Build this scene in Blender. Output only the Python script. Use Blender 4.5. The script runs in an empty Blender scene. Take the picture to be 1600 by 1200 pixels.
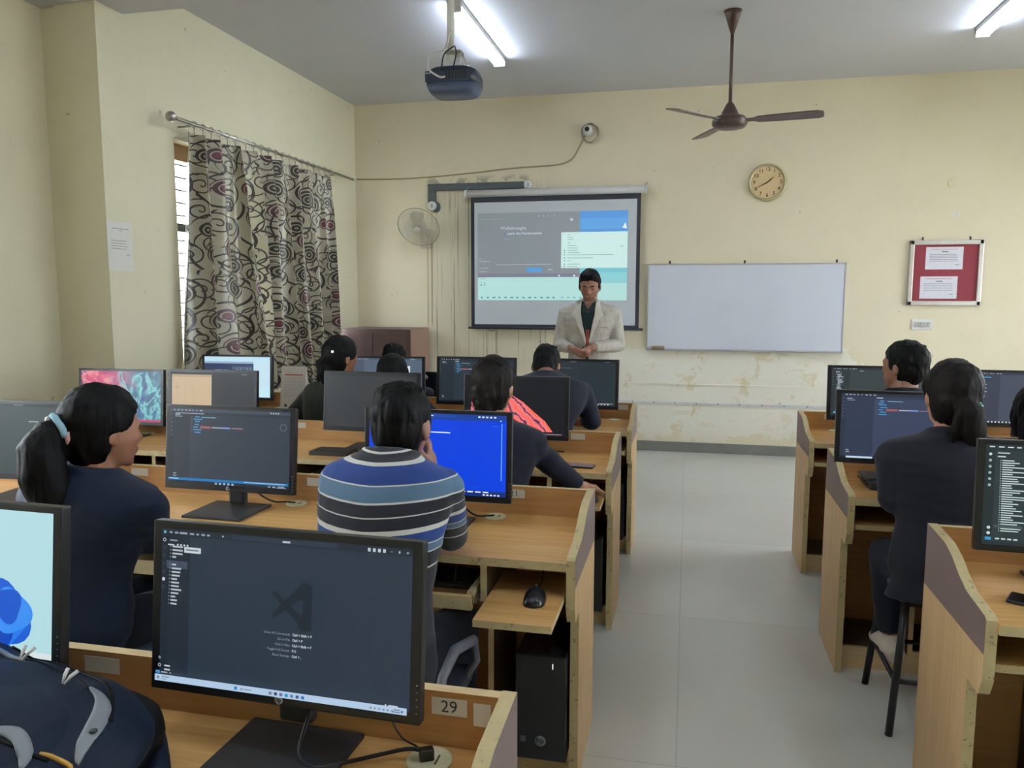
import bpy, bmesh, math, random
from mathutils import Vector, Matrix, noise
from mathutils.bvhtree import BVHTree
random.seed(7)
C = bpy.context.scene.collection
PI = math.pi
def rad(a): return a*PI/180
def srgb(r, g, b):
    f = lambda c: (c/12.92 if c <= .04045 else ((c+.055)/1.055)**2.4)
    return (f(r/255), f(g/255), f(b/255), 1)

# ------------------------------------------------------------------ camera
F_PX, YAW, PITCH, ROLL = 1217.5, rad(12.662), rad(6.4945), rad(.0663)
cam = bpy.data.cameras.new('camera'); cam_o = bpy.data.objects.new('camera', cam); C.objects.link(cam_o)
cam.sensor_width = 36; cam.lens = 36*F_PX/1600; cam.clip_start = .02
fw = Vector((-math.sin(YAW)*math.cos(PITCH), math.cos(YAW)*math.cos(PITCH), -math.sin(PITCH)))
rt = Vector((math.cos(YAW), math.sin(YAW), 0)); up = rt.cross(fw)
r2 = rt*math.cos(ROLL)+up*math.sin(ROLL); u2 = up*math.cos(ROLL)-rt*math.sin(ROLL)
cam_o.matrix_world = Matrix(((r2.x, u2.x, -fw.x, 0), (r2.y, u2.y, -fw.y, 0), (r2.z, u2.z, -fw.z, 1.5), (0, 0, 0, 1)))
bpy.context.scene.camera = cam_o
# ------------------------------------------------------------------ view, world, daylight
sc = bpy.context.scene
sc.view_settings.view_transform = 'Standard'; sc.view_settings.look = 'None'
sc.view_settings.exposure = 0; sc.view_settings.gamma = 1; sc.view_settings.use_curve_mapping = False
sc.cycles.use_denoising = True
sc.cycles.max_bounces = 10; sc.cycles.diffuse_bounces = 6
w = bpy.data.worlds.new('sky'); sc.world = w; w.use_nodes = True
bg = w.node_tree.nodes['Background']; bg.inputs[0].default_value = (.88, .94, 1, 1); bg.inputs[1].default_value = 18.0
def portal(name, loc, rot, sx, sy):
    l = bpy.data.lights.new(name, 'AREA'); l.shape = 'RECTANGLE'; l.size = sx; l.size_y = sy
    l.cycles.is_portal = True
    o = bpy.data.objects.new(name, l); o.location = loc; o.rotation_euler = rot; C.objects.link(o)
portal('window_daylight', (-3.62, 5.88, 1.74), (0, rad(-90), 0), 1.7, 2.5)
portal('window_daylight', (-4.0, 1.4, 1.75), (0, rad(-90), 0), 1.7, 2.4)
portal('window_daylight', (4.45, 2.2, 1.75), (0, rad(90), 0), 1.7, 2.4)
portal('window_daylight', (4.45, 5.6, 1.75), (0, rad(90), 0), 1.7, 2.4)

# ------------------------------------------------------------------ materials
class NT:
    def __init__(s, name):
        s.m = bpy.data.materials.new(name); s.m.use_nodes = True; s.t = s.m.node_tree
        s.b = s.t.nodes['Principled BSDF']
    def n(s, kind, **kw):
        x = s.t.nodes.new(kind)
        for k, v in kw.items(): setattr(x, k, v)
        return x
    def l(s, a, b): s.t.links.new(a, b)
    def put(s, inp, v):
        if hasattr(v, 'default_value') or hasattr(v, 'is_linked'): s.l(v, inp)
        else: inp.default_value = v
    def math(s, op, a, b=0.0, c=None, clamp=False):
        x = s.n('ShaderNodeMath', operation=op, use_clamp=clamp); s.put(x.inputs[0], a); s.put(x.inputs[1], b)
        if c is not None: s.put(x.inputs[2], c)
        return x.outputs[0]
    def mix(s, f, a, b, blend='MIX'):
        x = s.n('ShaderNodeMix', data_type='RGBA', blend_type=blend); s.put(x.inputs[0], f); s.put(x.inputs[6], a); s.put(x.inputs[7], b)
        return x.outputs[2]
    def noise(s, vec, scale, detail=4, rough=.55, dist=0):
        x = s.n('ShaderNodeTexNoise'); s.l(vec, x.inputs['Vector']); x.inputs['Scale'].default_value = scale
        x.inputs['Detail'].default_value = detail; x.inputs['Roughness'].default_value = rough; x.inputs['Distortion'].default_value = dist
        return x.outputs['Fac']
    def coord(s, kind='Object'): return s.n('ShaderNodeTexCoord').outputs[kind]
    def scale(s, vec, v):
        x = s.n('ShaderNodeMapping'); s.l(vec, x.inputs[0]); x.inputs['Scale'].default_value = v; return x.outputs[0]
    def sep(s, vec):
        x = s.n('ShaderNodeSeparateXYZ'); s.l(vec, x.inputs[0]); return x.outputs
    def ramp(s, f, stops, interp='LINEAR'):
        x = s.n('ShaderNodeValToRGB'); s.l(f, x.inputs[0]); r = x.color_ramp; r.interpolation = interp
        while len(r.elements) > 1: r.elements.remove(r.elements[0])
        r.elements[0].position = stops[0][0]; r.elements[0].color = stops[0][1]
        for p, c in stops[1:]:
            e = r.elements.new(p); e.color = c
        return x.outputs[0]
    def band(s, v, lo, hi, soft=.02):
        a = s.n('ShaderNodeMapRange', interpolation_type='SMOOTHSTEP'); s.put(a.inputs[0], v); a.inputs[1].default_value = lo-soft; a.inputs[2].default_value = lo+soft
        b = s.n('ShaderNodeMapRange', interpolation_type='SMOOTHSTEP'); s.put(b.inputs[0], v); b.inputs[1].default_value = hi-soft; b.inputs[2].default_value = hi+soft
        b.inputs[3].default_value = 1; b.inputs[4].default_value = 0
        return s.math('MULTIPLY', a.outputs[0], b.outputs[0])
    def bump(s, h, strength=.3, dist=.01):
        x = s.n('ShaderNodeBump'); x.inputs['Strength'].default_value = strength; x.inputs['Distance'].default_value = dist
        s.l(h, x.inputs['Height']); s.l(x.outputs[0], s.b.inputs['Normal'])
    def base(s, v): s.put(s.b.inputs['Base Color'], v)
_mc = {}
def plain(name, col, rough=.5, metal=0, nz=.08, nscale=40, bump=0, spec=.5, sheen=0):
    if name in _mc: return _mc[name]
    k = NT(name); v = k.coord(); f = k.noise(v, nscale, 3)
    d = tuple(c*(1-nz*2) for c in col[:3])+(1,); h = tuple(min(1, c*(1+nz)) for c in col[:3])+(1,)
    k.base(k.mix(f, d, h)); k.b.inputs['Roughness'].default_value = rough; k.b.inputs['Metallic'].default_value = metal
    k.b.inputs['Specular IOR Level'].default_value = spec
    if sheen: k.b.inputs['Sheen Weight'].default_value = sheen
    if bump: k.bump(k.noise(v, nscale*3, 2), bump, .003)
    _mc[name] = k.m; return k.m
def emit(col, strength=1.0):
    key = ('e',)+tuple(round(c, 4) for c in col)+(strength,)
    if key in _mc: return _mc[key]
    k = NT('lit_screen'); k.base((0.004, .004, .004, 1)); k.b.inputs['Roughness'].default_value = .45
    k.b.inputs['Specular IOR Level'].default_value = .3
    k.b.inputs['Emission Color'].default_value = col; k.b.inputs['Emission Strength'].default_value = strength
    _mc[key] = k.m; return k.m
def S(r, g, b): return emit(srgb(r, g, b))

def wall_mat(name, col, kind):
    k = NT(name); v = k.coord(); x, y, z = k.sep(v)
    n1 = k.noise(v, .9, 5, .6); n2 = k.noise(v, 6, 6, .65); n3 = k.noise(v, 60, 3)
    c = k.mix(n1, tuple(a*.93 for a in col[:3])+(1,), tuple(min(1, a*1.05) for a in col[:3])+(1,))
    c = k.mix(k.math('MULTIPLY', k.math('SUBTRACT', n2, .5), .6, clamp=True), c, srgb(186, 176, 148))
    if kind == 'front':
        # peeled limewash patches low on the wall
        pm = k.math('MULTIPLY', k.band(z, .13, 1.0, .16), k.band(x, -.9, 1.9, .5))
        pn = k.math('GREATER_THAN', k.math('ADD', k.noise(v, 3.2, 8, .68, .3), k.math('MULTIPLY', pm, .26)), .66)
        c = k.mix(k.math('MULTIPLY', k.math('MULTIPLY', pn, pm), .75), c, srgb(228, 226, 216))
        pq = k.math('GREATER_THAN', k.math('ADD', k.noise(k.scale(v, (1, 1, 1.7)), 5.5, 8, .7, .4), k.math('MULTIPLY', pm, .12)), .70)
        c = k.mix(k.math('MULTIPLY', pq, .35), c, srgb(206, 184, 134))
        # filler dabs at mid height
        dm = k.math('MULTIPLY', k.band(z, 2.0, 2.28, .05), k.band(x, .2, 2.8, .1))
        dab = k.math('GREATER_THAN', k.noise(k.scale(v, (1, 1, 1.6)), 5.0, 2), .66)
        c = k.mix(k.math('MULTIPLY', k.math('MULTIPLY', dab, dm), .6), c, srgb(205, 208, 198))
        # dark runs under the old trunking
        st = k.noise(k.scale(v, (62, 1, .6)), 1.0, 3, .7)
        sm = k.math('MULTIPLY', k.band(x, -2.55, -1.35, .05), k.band(z, .75, 2.54, .15))
        sl = k.math('MULTIPLY', k.math('GREATER_THAN', st, .60), sm)
        c = k.mix(k.math('MULTIPLY', sm, .35), c, srgb(190, 187, 165))
        c = k.mix(k.math('MULTIPLY', sl, .6), c, srgb(105, 92, 68))
        sd = k.math('MULTIPLY', k.band(x, -2.58, -1.55, .03), k.band(z, 2.56, 2.66, .03))
        sd = k.math('MULTIPLY', sd, k.math('GREATER_THAN', k.noise(v, 9, 5), .5))
        c = k.mix(k.math('MULTIPLY', sd, .5), c, srgb(95, 92, 82))
        f1 = k.math('MULTIPLY', k.band(x, -2.64, -2.52, .01), k.band(z, 1.2, 2.05, .04))
        f2 = k.math('GREATER_THAN', k.noise(k.scale(v, (48, 1, .2)), 1.0, 1), .56)
        c = k.mix(k.math('MULTIPLY', k.math('MULTIPLY', f1, f2), .5), c, srgb(130, 108, 78))
    else:
        dk = k.math('MULTIPLY', k.math('GREATER_THAN', k.noise(v, 2.2, 7, .7), .69), .3)
        c = k.mix(dk, c, srgb(190, 178, 146))
    sp = k.math('GREATER_THAN', k.noise(v, 13, 1), .80)
    c = k.mix(k.math('MULTIPLY', sp, .5), c, srgb(120, 100, 75))
    k.base(c); k.b.inputs['Roughness'].default_value = .62; k.b.inputs['Specular IOR Level'].default_value = .25
    k.bump(k.math('ADD', n2, k.math('MULTIPLY', n3, .3)), .18, .012)
    return k.m
M_wall = wall_mat('yellow_distemper', srgb(212, 206, 180), 'side')
M_front = wall_mat('yellow_distemper_worn', srgb(213, 203, 177), 'front')
M_ceil = plain('ceiling_whitewash', srgb(196, 197, 206), .6, nz=.03, nscale=2, bump=.1)
M_skirt = plain('grey_skirting', srgb(118, 118, 112), .5, nz=.15, nscale=9)
def floor_mat():
    k = NT('terrazzo_floor'); v = k.coord(); n = k.noise(v, 1.1, 5, .6); g = k.noise(v, 90, 3, .7)
    br = k.n('ShaderNodeTexBrick'); k.l(v, br.inputs['Vector']); br.offset = 0
    br.inputs['Color1'].default_value = srgb(206, 205, 198); br.inputs['Color2'].default_value = srgb(196, 195, 188); br.inputs['Mortar'].default_value = srgb(176, 175, 168)
    br.inputs['Scale'].default_value = 1; br.inputs['Brick Width'].default_value = 1.2; br.inputs['Row Height'].default_value = 1.2
    br.inputs['Mortar Size'].default_value = .004; br.inputs['Mortar Smooth'].default_value = .6; br.inputs['Bias'].default_value = 0
    c = k.mix(k.math('MULTIPLY', n, .55), br.outputs['Color'], srgb(166, 165, 157))
    c = k.mix(k.math('MULTIPLY', k.math('GREATER_THAN', g, .6), .05), c, srgb(105, 105, 98))
    k.base(c); k.put(k.b.inputs['Roughness'], k.math('ADD', k.math('MULTIPLY', n, .08), .31)); k.b.inputs['Specular IOR Level'].default_value = .85
    k.bump(n, .04, .01); return k.m
M_floor = floor_mat()
def wood_mat(name, c1, c2, sc_, rough=.38, spec=.4):
    k = NT(name); v = k.scale(k.coord(), sc_); n = k.noise(v, 2.2, 6, .6, 1.0); g = k.noise(v, 9, 5, .7, .4)
    c = k.mix(k.ramp(n, [(.3, (0, 0, 0, 1)), (.7, (1, 1, 1, 1))]), c1, c2)
    c = k.mix(k.math('MULTIPLY', k.math('SUBTRACT', g, .45), 1.3, clamp=True), c, tuple(a*.72 for a in c1[:3])+(1,))
    k.base(c); k.b.inputs['Roughness'].default_value = rough; k.b.inputs['Specular IOR Level'].default_value = spec
    k.bump(g, .04, .004); return k.m
M_top = wood_mat('beech_laminate', srgb(192, 146, 88), srgb(212, 168, 108), (1.0, 14, 14), .26, .5)
M_back = wood_mat('beech_laminate_panel', srgb(174, 128, 78), srgb(190, 146, 94), (1.0, 14, 14), .42, .35)
M_side = wood_mat('beech_side_panel', srgb(192, 156, 108), srgb(208, 174, 126), (14, 14, 1.0), .45, .35)
M_mauve = plain('mauve_laminate', srgb(116, 96, 92), .5, nz=.06, nscale=60)
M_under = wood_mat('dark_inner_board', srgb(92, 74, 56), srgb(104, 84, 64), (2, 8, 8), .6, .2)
def edge_mat():
    k = NT('worn_raw_edge'); v = k.coord(); n = k.noise(v, 22, 6, .75); c = k.mix(n, srgb(168, 150, 106), srgb(198, 182, 138))
    c = k.mix(k.math('MULTIPLY', k.math('GREATER_THAN', k.noise(v, 34, 6, .8), .6), .6), c, srgb(98, 80, 52))
    k.base(c); k.b.inputs['Roughness'].default_value = .75; k.bump(n, .3, .004); return k.m
M_edge = edge_mat()
M_edge2 = wood_mat('light_lipping', srgb(196, 170, 126), srgb(208, 184, 140), (3, 3, 8), .5)
M_black = plain('black_plastic', srgb(26, 26, 28), .42, nz=.05, nscale=80)
M_bezel = plain('black_bezel', srgb(22, 22, 25), .38, nz=.04, nscale=80)
M_mblack = plain('matte_black_stand', srgb(44, 44, 46), .5, nz=.05, nscale=60)
M_cable = plain('black_cable', srgb(20, 20, 22), .5)
M_paper = plain('white_paper', srgb(214, 212, 205), .8, nz=.03, nscale=20)
M_ink = plain('dark_ink', srgb(60, 58, 62), .8)
M_cream = plain('cream_plastic', srgb(206, 202, 168), .5, nz=.05)
M_white = plain('white_plastic', srgb(214, 214, 212), .45, nz=.03)
M_steel = plain('brushed_steel', srgb(170, 168, 160), .3, .9, nz=.08)
M_silver = plain('silver_logo', srgb(175, 178, 184), .35, .3, nz=.02)
M_fan = plain('brown_fan_enamel', srgb(82, 62, 56), .35, .1, nz=.1, nscale=20)
M_glass = NT('window_glass'); M_glass.b.inputs['Transmission Weight'].default_value = 1; M_glass.b.inputs['Roughness'].default_value = .03; M_glass.b.inputs['IOR'].default_value = 1.1
M_glass.base(M_glass.mix(M_glass.noise(M_glass.coord(), 2), (.9, .95, .95, 1), (.97, .99, .99, 1))); M_glass = M_glass.m

# ------------------------------------------------------------------ mesh helpers
def sm(pts, k_=6):
    P = [Vector(p) for p in pts]; Q = []
    for i in range(len(P)-1):
        a, b_, c, d = P[max(i-1, 0)], P[i], P[i+1], P[min(i+2, len(P)-1)]
        for j in range(k_):
            u = j/k_; Q.append(.5*((2*b_)+(c-a)*u+(2*a-5*b_+4*c-d)*u*u+(3*b_-a-3*c+d)*u**3))
    return Q+[P[-1]]
class MB:
    def __init__(s, smooth=False): s.bm = bmesh.new(); s.mats = []; s.sm = smooth
    def mi(s, m):
        if m not in s.mats: s.mats.append(m)
        return s.mats.index(m)
    def setm(s, faces, m, smooth=None):
        i = s.mi(m)
        for f in faces: f.material_index = i; f.smooth = s.sm if smooth is None else smooth
    def box(s, a, b, m, bev=0, mats=None, mat4=None):
        x0, y0, z0 = [min(p, q) for p, q in zip(a, b)]; x1, y1, z1 = [max(p, q) for p, q in zip(a, b)]
        vs = [s.bm.verts.new(p) for p in ((x0,y0,z0),(x1,y0,z0),(x1,y1,z0),(x0,y1,z0),(x0,y0,z1),(x1,y0,z1),(x1,y1,z1),(x0,y1,z1))]
        q = {'bottom': (3,2,1,0), 'top': (4,5,6,7), 'front': (0,1,5,4), 'right': (1,2,6,5), 'back': (2,3,7,6), 'left': (3,0,4,7)}
        fs = {}
        for k_, ix in q.items():
            f = s.bm.faces.new([vs[i] for i in ix]); fs[k_] = f
            s.setm([f], (mats or {}).get(k_, m), False)
        if bev:
            e = list({e for f in fs.values() for e in f.edges})
            r = bmesh.ops.bevel(s.bm, geom=e, offset=bev, segments=2, profile=.6, affect='EDGES')
            vs = list({v for f in r['faces'] for v in f.verts} | {v for f in fs.values() if f.is_valid for v in f.verts})
        if mat4 is not None: bmesh.ops.transform(s.bm, matrix=mat4, verts=vs)
        return s
    def prism(s, poly, axis, a, b, m, cap=None):
        # poly in the two other axes, extruded along axis from a to b
        def P(u, v, t): return {'x': (t, u, v), 'y': (u, t, v), 'z': (u, v, t)}[axis]
        A = [s.bm.verts.new(P(u, v, a)) for u, v in poly]; B = [s.bm.verts.new(P(u, v, b)) for u, v in poly]
        n = len(poly)
        s.setm([s.bm.faces.new(A), s.bm.faces.new(B[::-1])], cap or m, False)
        s.setm([s.bm.faces.new((A[i], B[i], B[(i+1) % n], A[(i+1) % n])) for i in range(n)], m, False)
        return s
    def loft(s, rings, m, smooth=True, closed=True):
        R = [[s.bm.verts.new(p) for p in r] for r in rings]; n = len(R[0]); fs = []
        for a, b in zip(R, R[1:]):
            for i in range(n): fs.append(s.bm.faces.new((a[i], a[(i+1) % n], b[(i+1) % n], b[i])))
        if closed: fs += [s.bm.faces.new(R[0][::-1]), s.bm.faces.new(R[-1])]
        s.setm(fs, m, smooth); return s
    def tube(s, pts, r, m, seg=10, smooth=True):
        pts = [Vector(p) for p in pts]; rings = []; up_ = Vector((0, 0, 1))
        n = len(pts); rr = r if isinstance(r, (list, tuple)) else [r]*n; prev = None
        for i, p in enumerate(pts):
            d = (pts[min(i+1, n-1)]-pts[max(i-1, 0)]).normalized()
            if prev is None:
                a = d.cross(up_ if abs(d.z) < .9 else Vector((1, 0, 0))).normalized()
            else: a = (prev-d*prev.dot(d)).normalized()
            prev = a; b = d.cross(a)
            rings.append([p+(a*math.cos(2*PI*j/seg)+b*math.sin(2*PI*j/seg))*rr[i] for j in range(seg)])
        return s.loft(rings, m, smooth)
    def cap(s, p, q, r0, r1, m, seg=14):
        p, q = Vector(p), Vector(q); d = (q-p); L = d.length or 1e-6; d = d/L if d.length else Vector((0, 0, 1))
        pts = []; rs = []
        for t in (85, 60, 35, 15): pts.append(p-d*r0*math.sin(rad(t))); rs.append(r0*math.cos(rad(t)))
        pts += [p, q]; rs += [r0, r1]
        for t in (15, 35, 60, 85): pts.append(q+d*r1*math.sin(rad(t))); rs.append(r1*math.cos(rad(t)))
        return s.tube(pts, rs, m, seg)
    def ell(s, c, r, m, rot=None, seg=24, rings=14):
        mt = Matrix.Translation(c) @ (rot or Matrix()) @ Matrix.Diagonal((r[0], r[1], r[2], 1))
        g = bmesh.ops.create_uvsphere(s.bm, u_segments=seg, v_segments=rings, radius=1, matrix=mt)
        s.setm({f for v in g['verts'] for f in v.link_faces}, m, True); return s
    def lathe(s, prof, c, m, seg=32, axis='z', smooth=True):
        rings = []
        for r, h in prof:
            ring = []
            for j in range(seg):
                a = 2*PI*j/seg; u, v = r*math.cos(a), r*math.sin(a)
                ring.append({'z': (c[0]+u, c[1]+v, c[2]+h), 'y': (c[0]+u, c[1]-h, c[2]+v), 'x': (c[0]+h, c[1]+u, c[2]+v)}[axis])
            rings.append(ring)
        return s.loft(rings, m, smooth)
    def raw(s, verts, faces, m, smooth=False):
        vs = [s.bm.verts.new(v) for v in verts]
        for f in faces:
            try: s.setm([s.bm.faces.new([vs[i] for i in f])], m, smooth)
            except ValueError: pass
        return s
    def mesh(s, name, fix=True):
        if fix: bmesh.ops.recalc_face_normals(s.bm, faces=s.bm.faces)
        me = bpy.data.meshes.new(name); s.bm.to_mesh(me); s.bm.free()
        for m in s.mats: me.materials.append(m)
        return me
    def build(s, name, parent=None, fix=True):
        o = bpy.data.objects.new(name, s.mesh(name, fix)); C.objects.link(o); o.parent = parent; return o
def link(name, me, parent=None, loc=None):
    o = bpy.data.objects.new(name, me); C.objects.link(o); o.parent = parent
    if loc: o.location = loc
    return o
def tag(o, label, cat, group=None, kind=None):
    o['label'] = label; o['category'] = cat
    if group: o['group'] = group
    if kind: o['kind'] = kind
    return o
def thing(name, label, cat, loc=(0, 0, 0), rz=0, group=None):
    o = bpy.data.objects.new(name, None); o.empty_display_size = .05; C.objects.link(o); o.location = loc; o.rotation_euler = (0, 0, rz)
    return tag(o, label, cat, group)
def struct(o): o['kind'] = 'structure'; return o
def voxel(mb, size, smooth=4, disp=None, mats=None):
    """union of closed shapes as one continuous skin"""
    me = mb.mesh('tmp'); o = bpy.data.objects.new('tmp', me); C.objects.link(o)
    r = o.modifiers.new('r', 'REMESH'); r.mode = 'VOXEL'; r.voxel_size = size; r.use_smooth_shade = True
    if smooth:
        q = o.modifiers.new('s', 'SMOOTH'); q.factor = .5; q.iterations = smooth
    dg = bpy.context.evaluated_depsgraph_get(); out = bpy.data.meshes.new_from_object(o.evaluated_get(dg))
    bpy.data.objects.remove(o); bpy.data.meshes.remove(me)
    if disp:
        ns = [v.normal.copy() for v in out.vertices]
        for v, n_ in zip(out.vertices, ns): v.co += n_*disp(v.co)
    out.materials.clear()
    for m in mats or []: out.materials.append(m)
    for p in out.polygons: p.use_smooth = True; p.material_index = 0
    return out
def text_geo(s, size, align='CENTER', bold=0.0):
    c = bpy.data.curves.new('t', 'FONT'); c.body = s; c.size = size; c.align_x = align; c.align_y = 'CENTER'; c.offset = bold; c.resolution_u = 3
    o = bpy.data.objects.new('t', c); C.objects.link(o)
    dg = bpy.context.evaluated_depsgraph_get(); me = bpy.data.meshes.new_from_object(o.evaluated_get(dg))
    g = ([tuple(v.co) for v in me.vertices], [tuple(p.vertices) for p in me.polygons])
    bpy.data.objects.remove(o); bpy.data.curves.remove(c); bpy.data.meshes.remove(me); return g

# ------------------------------------------------------------------ room shell
XL, XR, YF, YB, ZC, XN = -3.35, 4.2, 7.6, -1.6, 3.405, -3.75
b = MB(); b.box((-4.6, YB-.25, -.1), (XR+.25, YF+.25, 0), M_floor); struct(b.build('floor'))
b = MB(); b.box((-4.1, YB-.25, ZC), (XR+.25, YF+.25, ZC+.15), M_ceil); struct(b.build('ceiling'))
b = MB(); b.box((-4.1, YF, 0), (XR+.25, YF+.25, ZC), M_front); struct(b.build('wall_front'))
b = MB(); b.box((-4.1, YB-.25, 0), (XR+.25, YB, ZC), M_wall); struct(b.build('wall_back'))
def holed(name, xa, xb, y0, y1, holes, z0=0, z1=ZC):
    b = MB(); ys = y0
    for (a, c, lo, hi) in holes:
        b.box((xa, ys, z0), (xb, a, z1), M_wall); b.box((xa, a, z0), (xb, c, lo), M_wall); b.box((xa, a, hi), (xb, c, z1), M_wall); ys = c
    b.box((xa, ys, z0), (xb, y1, z1), M_wall)
    return struct(b.build(name))
holed('wall_left', XL, XL-.25, 4.25, YF, [(4.685, 7.07, .92, 2.53)])
# flush pier under the beam, stepping back to the recessed bay nearer the camera
b = MB(); b.prism([(XL+.004, 4.25), (XL+.004, 4.02), (-3.545, 4.02), (-3.555, 4.035), (-3.63, 4.035), (-3.64, 4.06), (XN, 4.06), (XN, 4.25)], 'z', 0, ZC, M_wall)
struct(b.build('wall_pier'))
holed('wall_left_bay', XN, XN-.25, YB, 4.25, [(.2, 2.6, .92, 2.53)])
holed('wall_right', XR, XR+.25, YB, YF, [(1.0, 3.4, .92, 2.53), (4.4, 6.8, .92, 2.53)])
b = MB(); b.box((XN, 3.85, 3.168), (XR, 4.249, ZC), M_ceil); struct(b.build('ceiling_beam'))
b = MB(); b.box((XL, YF-.022, 0), (XR, YF, .095), M_skirt, bev=.004); struct(b.build('baseboard_front'))
b = MB(); b.box((XL, 4.3, 0), (XL+.015, YF-.022, .095), M_skirt); struct(b.build('baseboard_left'))
b = MB(); b.box((-1.2, YF-.014, .462), (1.9, YF, .486), plain('white_strip', srgb(205, 205, 205), .5)); b.box((-1.0, YF-.009, .648), (1.95, YF, .660), M_front)
for i in range(15): b.ell((-1.1+i*.2, YF-.015, .474), (.006, .004, .006), M_ink, seg=8, rings=6)
struct(b.build('trim_1'))
# windows
M_frame = plain('brown_window_frame', srgb(150, 118, 84), .5); M_grill = plain('dark_grille', srgb(46, 48, 52), .5)
def window(n, x, y0, y1, z0, z1, s=-1):
    root = bpy.data.objects.new('window_%d' % n, None); C.objects.link(root); root['kind'] = 'structure'
    xa, xb = x+s*.10, x+s*.16
    f = MB(); t = .045
    for (a, c, e, g) in ((y0, y1, z0, z0+t), (y0, y1, z1-.11, z1), (y0, y0+t, z0, z1), (y1-t, y1, z0, z1), ((y0+y1)/2-.03, (y0+y1)/2+.03, z0, z1)): f.box((xa, a, e), (xb, c, g), M_frame)
    f.build('window_frame', root)
    g = MB(); zz = z0+.1
    while zz < z1-.14:
        g.tube([(x+s*.06, y0, zz), (x+s*.06, y1, zz)], .0055, M_grill, 6); zz += .085
    for i in range(5): g.box((x+s*.05, y0+(y1-y0)*i/4-.006, z0), (x+s*.07, y0+(y1-y0)*i/4+.006, z1), M_grill)
    g.box((x+s*.045, y0, 1.93), (x+s*.075, y1, 1.985), M_grill)
    g.build('window_grille', root)
    p = MB(); p.box((x+s*.128, y0+t, z0+t), (x+s*.132, y1-t, z1-.11), M_glass); p.build('window_pane', root)
window(1, XL, 4.685, 7.07, .92, 2.53); window(2, XN, .2, 2.6, .92, 2.53)
window(3, XR, 1.0, 3.4, .92, 2.53, 1); window(4, XR, 4.4, 6.8, .92, 2.53, 1)
# outdoors, glimpsed beside the curtain
b = MB(); b.box((-30, -20, -.12), (-4.61, 30, -.1), plain('dry_ground', srgb(190, 186, 168), .9, nz=.1, nscale=2)); b.box((XR+.26, -20, -.12), (30, 30, -.1), plain('dry_ground', srgb(120, 116, 96))); struct(b.build('ground'))
tr = thing('tree', 'leafy tree outside, seen through the bars beside the curtain', 'tree', (-7.6, 8.6, -.1))
b = MB(); b.tube([(0, 0, 0), (.05, 0, 1.2), (-.05, .1, 2.4)], [.14, .11, .06], plain('bark', srgb(90, 76, 60), .9)); b.build('trunk', tr)
b = MB()
for i in range(420):
    a = random.random()*2*PI; h = random.random(); r = 1.25*math.sin(PI*(.12+.8*h))*random.uniform(.5, 1)
    c = Vector((r*math.cos(a), r*math.sin(a), 1.5+2.5*h)); n1 = Vector((random.gauss(0, 1), random.gauss(0, 1), random.gauss(0, 1))).normalized(); n2 = n1.orthogonal().normalized()*.1; n3 = n1.cross(n2)*.8
    b.raw([c-n2, c-n3, c+n2, c+n3, c+n1*.03], [(0, 1, 4), (1, 2, 4), (2, 3, 4), (3, 0, 4)], plain('leaves', srgb(96, 112, 78), .7, nz=.3, nscale=3))
b.build('foliage', tr)

# ------------------------------------------------------------------ lamps on the ceiling
def tube_light(x, y0, y1, label, dbl=True):
    cy = (y0+y1)/2; L = (y1-y0)
    t = thing('tube_light', label, 'lamp', (x, cy, ZC), 0, 'ceiling tube lights')
    b = MB(); b.box((-.045, -L/2-.01, -.035), (.045, L/2+.01, 0), M_white, bev=.004); b.build('batten', t)
    e = NT('lit_tube'); e.base((.9, .9, .9, 1)); e.b.inputs['Emission Color'].default_value = (.76, .86, 1, 1); e.b.inputs['Emission Strength'].default_value = 60
    for dx in ((-.026, .026) if dbl else (0,)):
        b = MB(); b.tube([(dx, -L/2+.01, -.052), (dx, L/2-.01, -.052)], .0155, e.m, 12); b.build('tube', t)
    for s in (-1, 1):
        b = MB(); b.box((-.045, s*L/2-.012, -.072), (.045, s*L/2+.012, -.0), M_white, bev=.003); b.build('end_cap', t)
tube_light(-1.535, 5.11, 6.36, 'lit twin tube light on the ceiling behind the projector pole')
tube_light(2.0, 5.15, 6.40, 'lit tube light on the ceiling at the top corner beyond the fan')
tube_light(-1.0, .4, 1.65, 'unseen tube light added over the rear desks to brighten them, window side')  # this rear pair is out of view, added to brighten the nearest desks
tube_light(1.6, .4, 1.65, 'unseen tube light added over the rear desks to brighten them, aisle side')

# ------------------------------------------------------------------ ceiling fan
t = thing('ceiling_fan', 'brown three-bladed ceiling fan hanging on a long down rod', 'fan', (.245, 5.69, 0))
b = MB(); b.lathe([(.012, -.15), (.05, -.03), (.062, 0)], (0, 0, ZC), M_fan, 24); b.build('canopy', t)
b = MB(); b.tube([(0, 0, ZC-.12), (0, 0, 2.77)], .012, M_fan, 12); b.build('down_rod', t)
b = MB(); b.lathe([(.016, .12), (.03, .10), (.055, .05), (.062, .03), (.10, .022), (.118, 0), (.118, -.03), (.10, -.05), (.05, -.06), (.01, -.062)], (0, 0, 2.69), M_fan, 32); b.build('motor', t)
for k in range(3):
    a = rad(110+120*k+ (0))
    b = MB(); rt_ = Matrix.Rotation(a, 4, 'Z') @ Matrix.Rotation(rad(-11), 4, 'X')
    pts = [(.10, -.022), (.16, -.028), (.19, -.05), (.40, -.06), (.57, -.062), (.60, -.04), (.60, .04), (.57, .058), (.40, .056), (.19, .045), (.16, .022), (.10, .02)]
    b.prism(pts, 'z', -.003, .003, M_fan); bmesh.ops.transform(b.bm, matrix=Matrix.Translation((0, 0, 2.683)) @ rt_, verts=b.bm.verts)
    b.build('blade', t)

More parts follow.
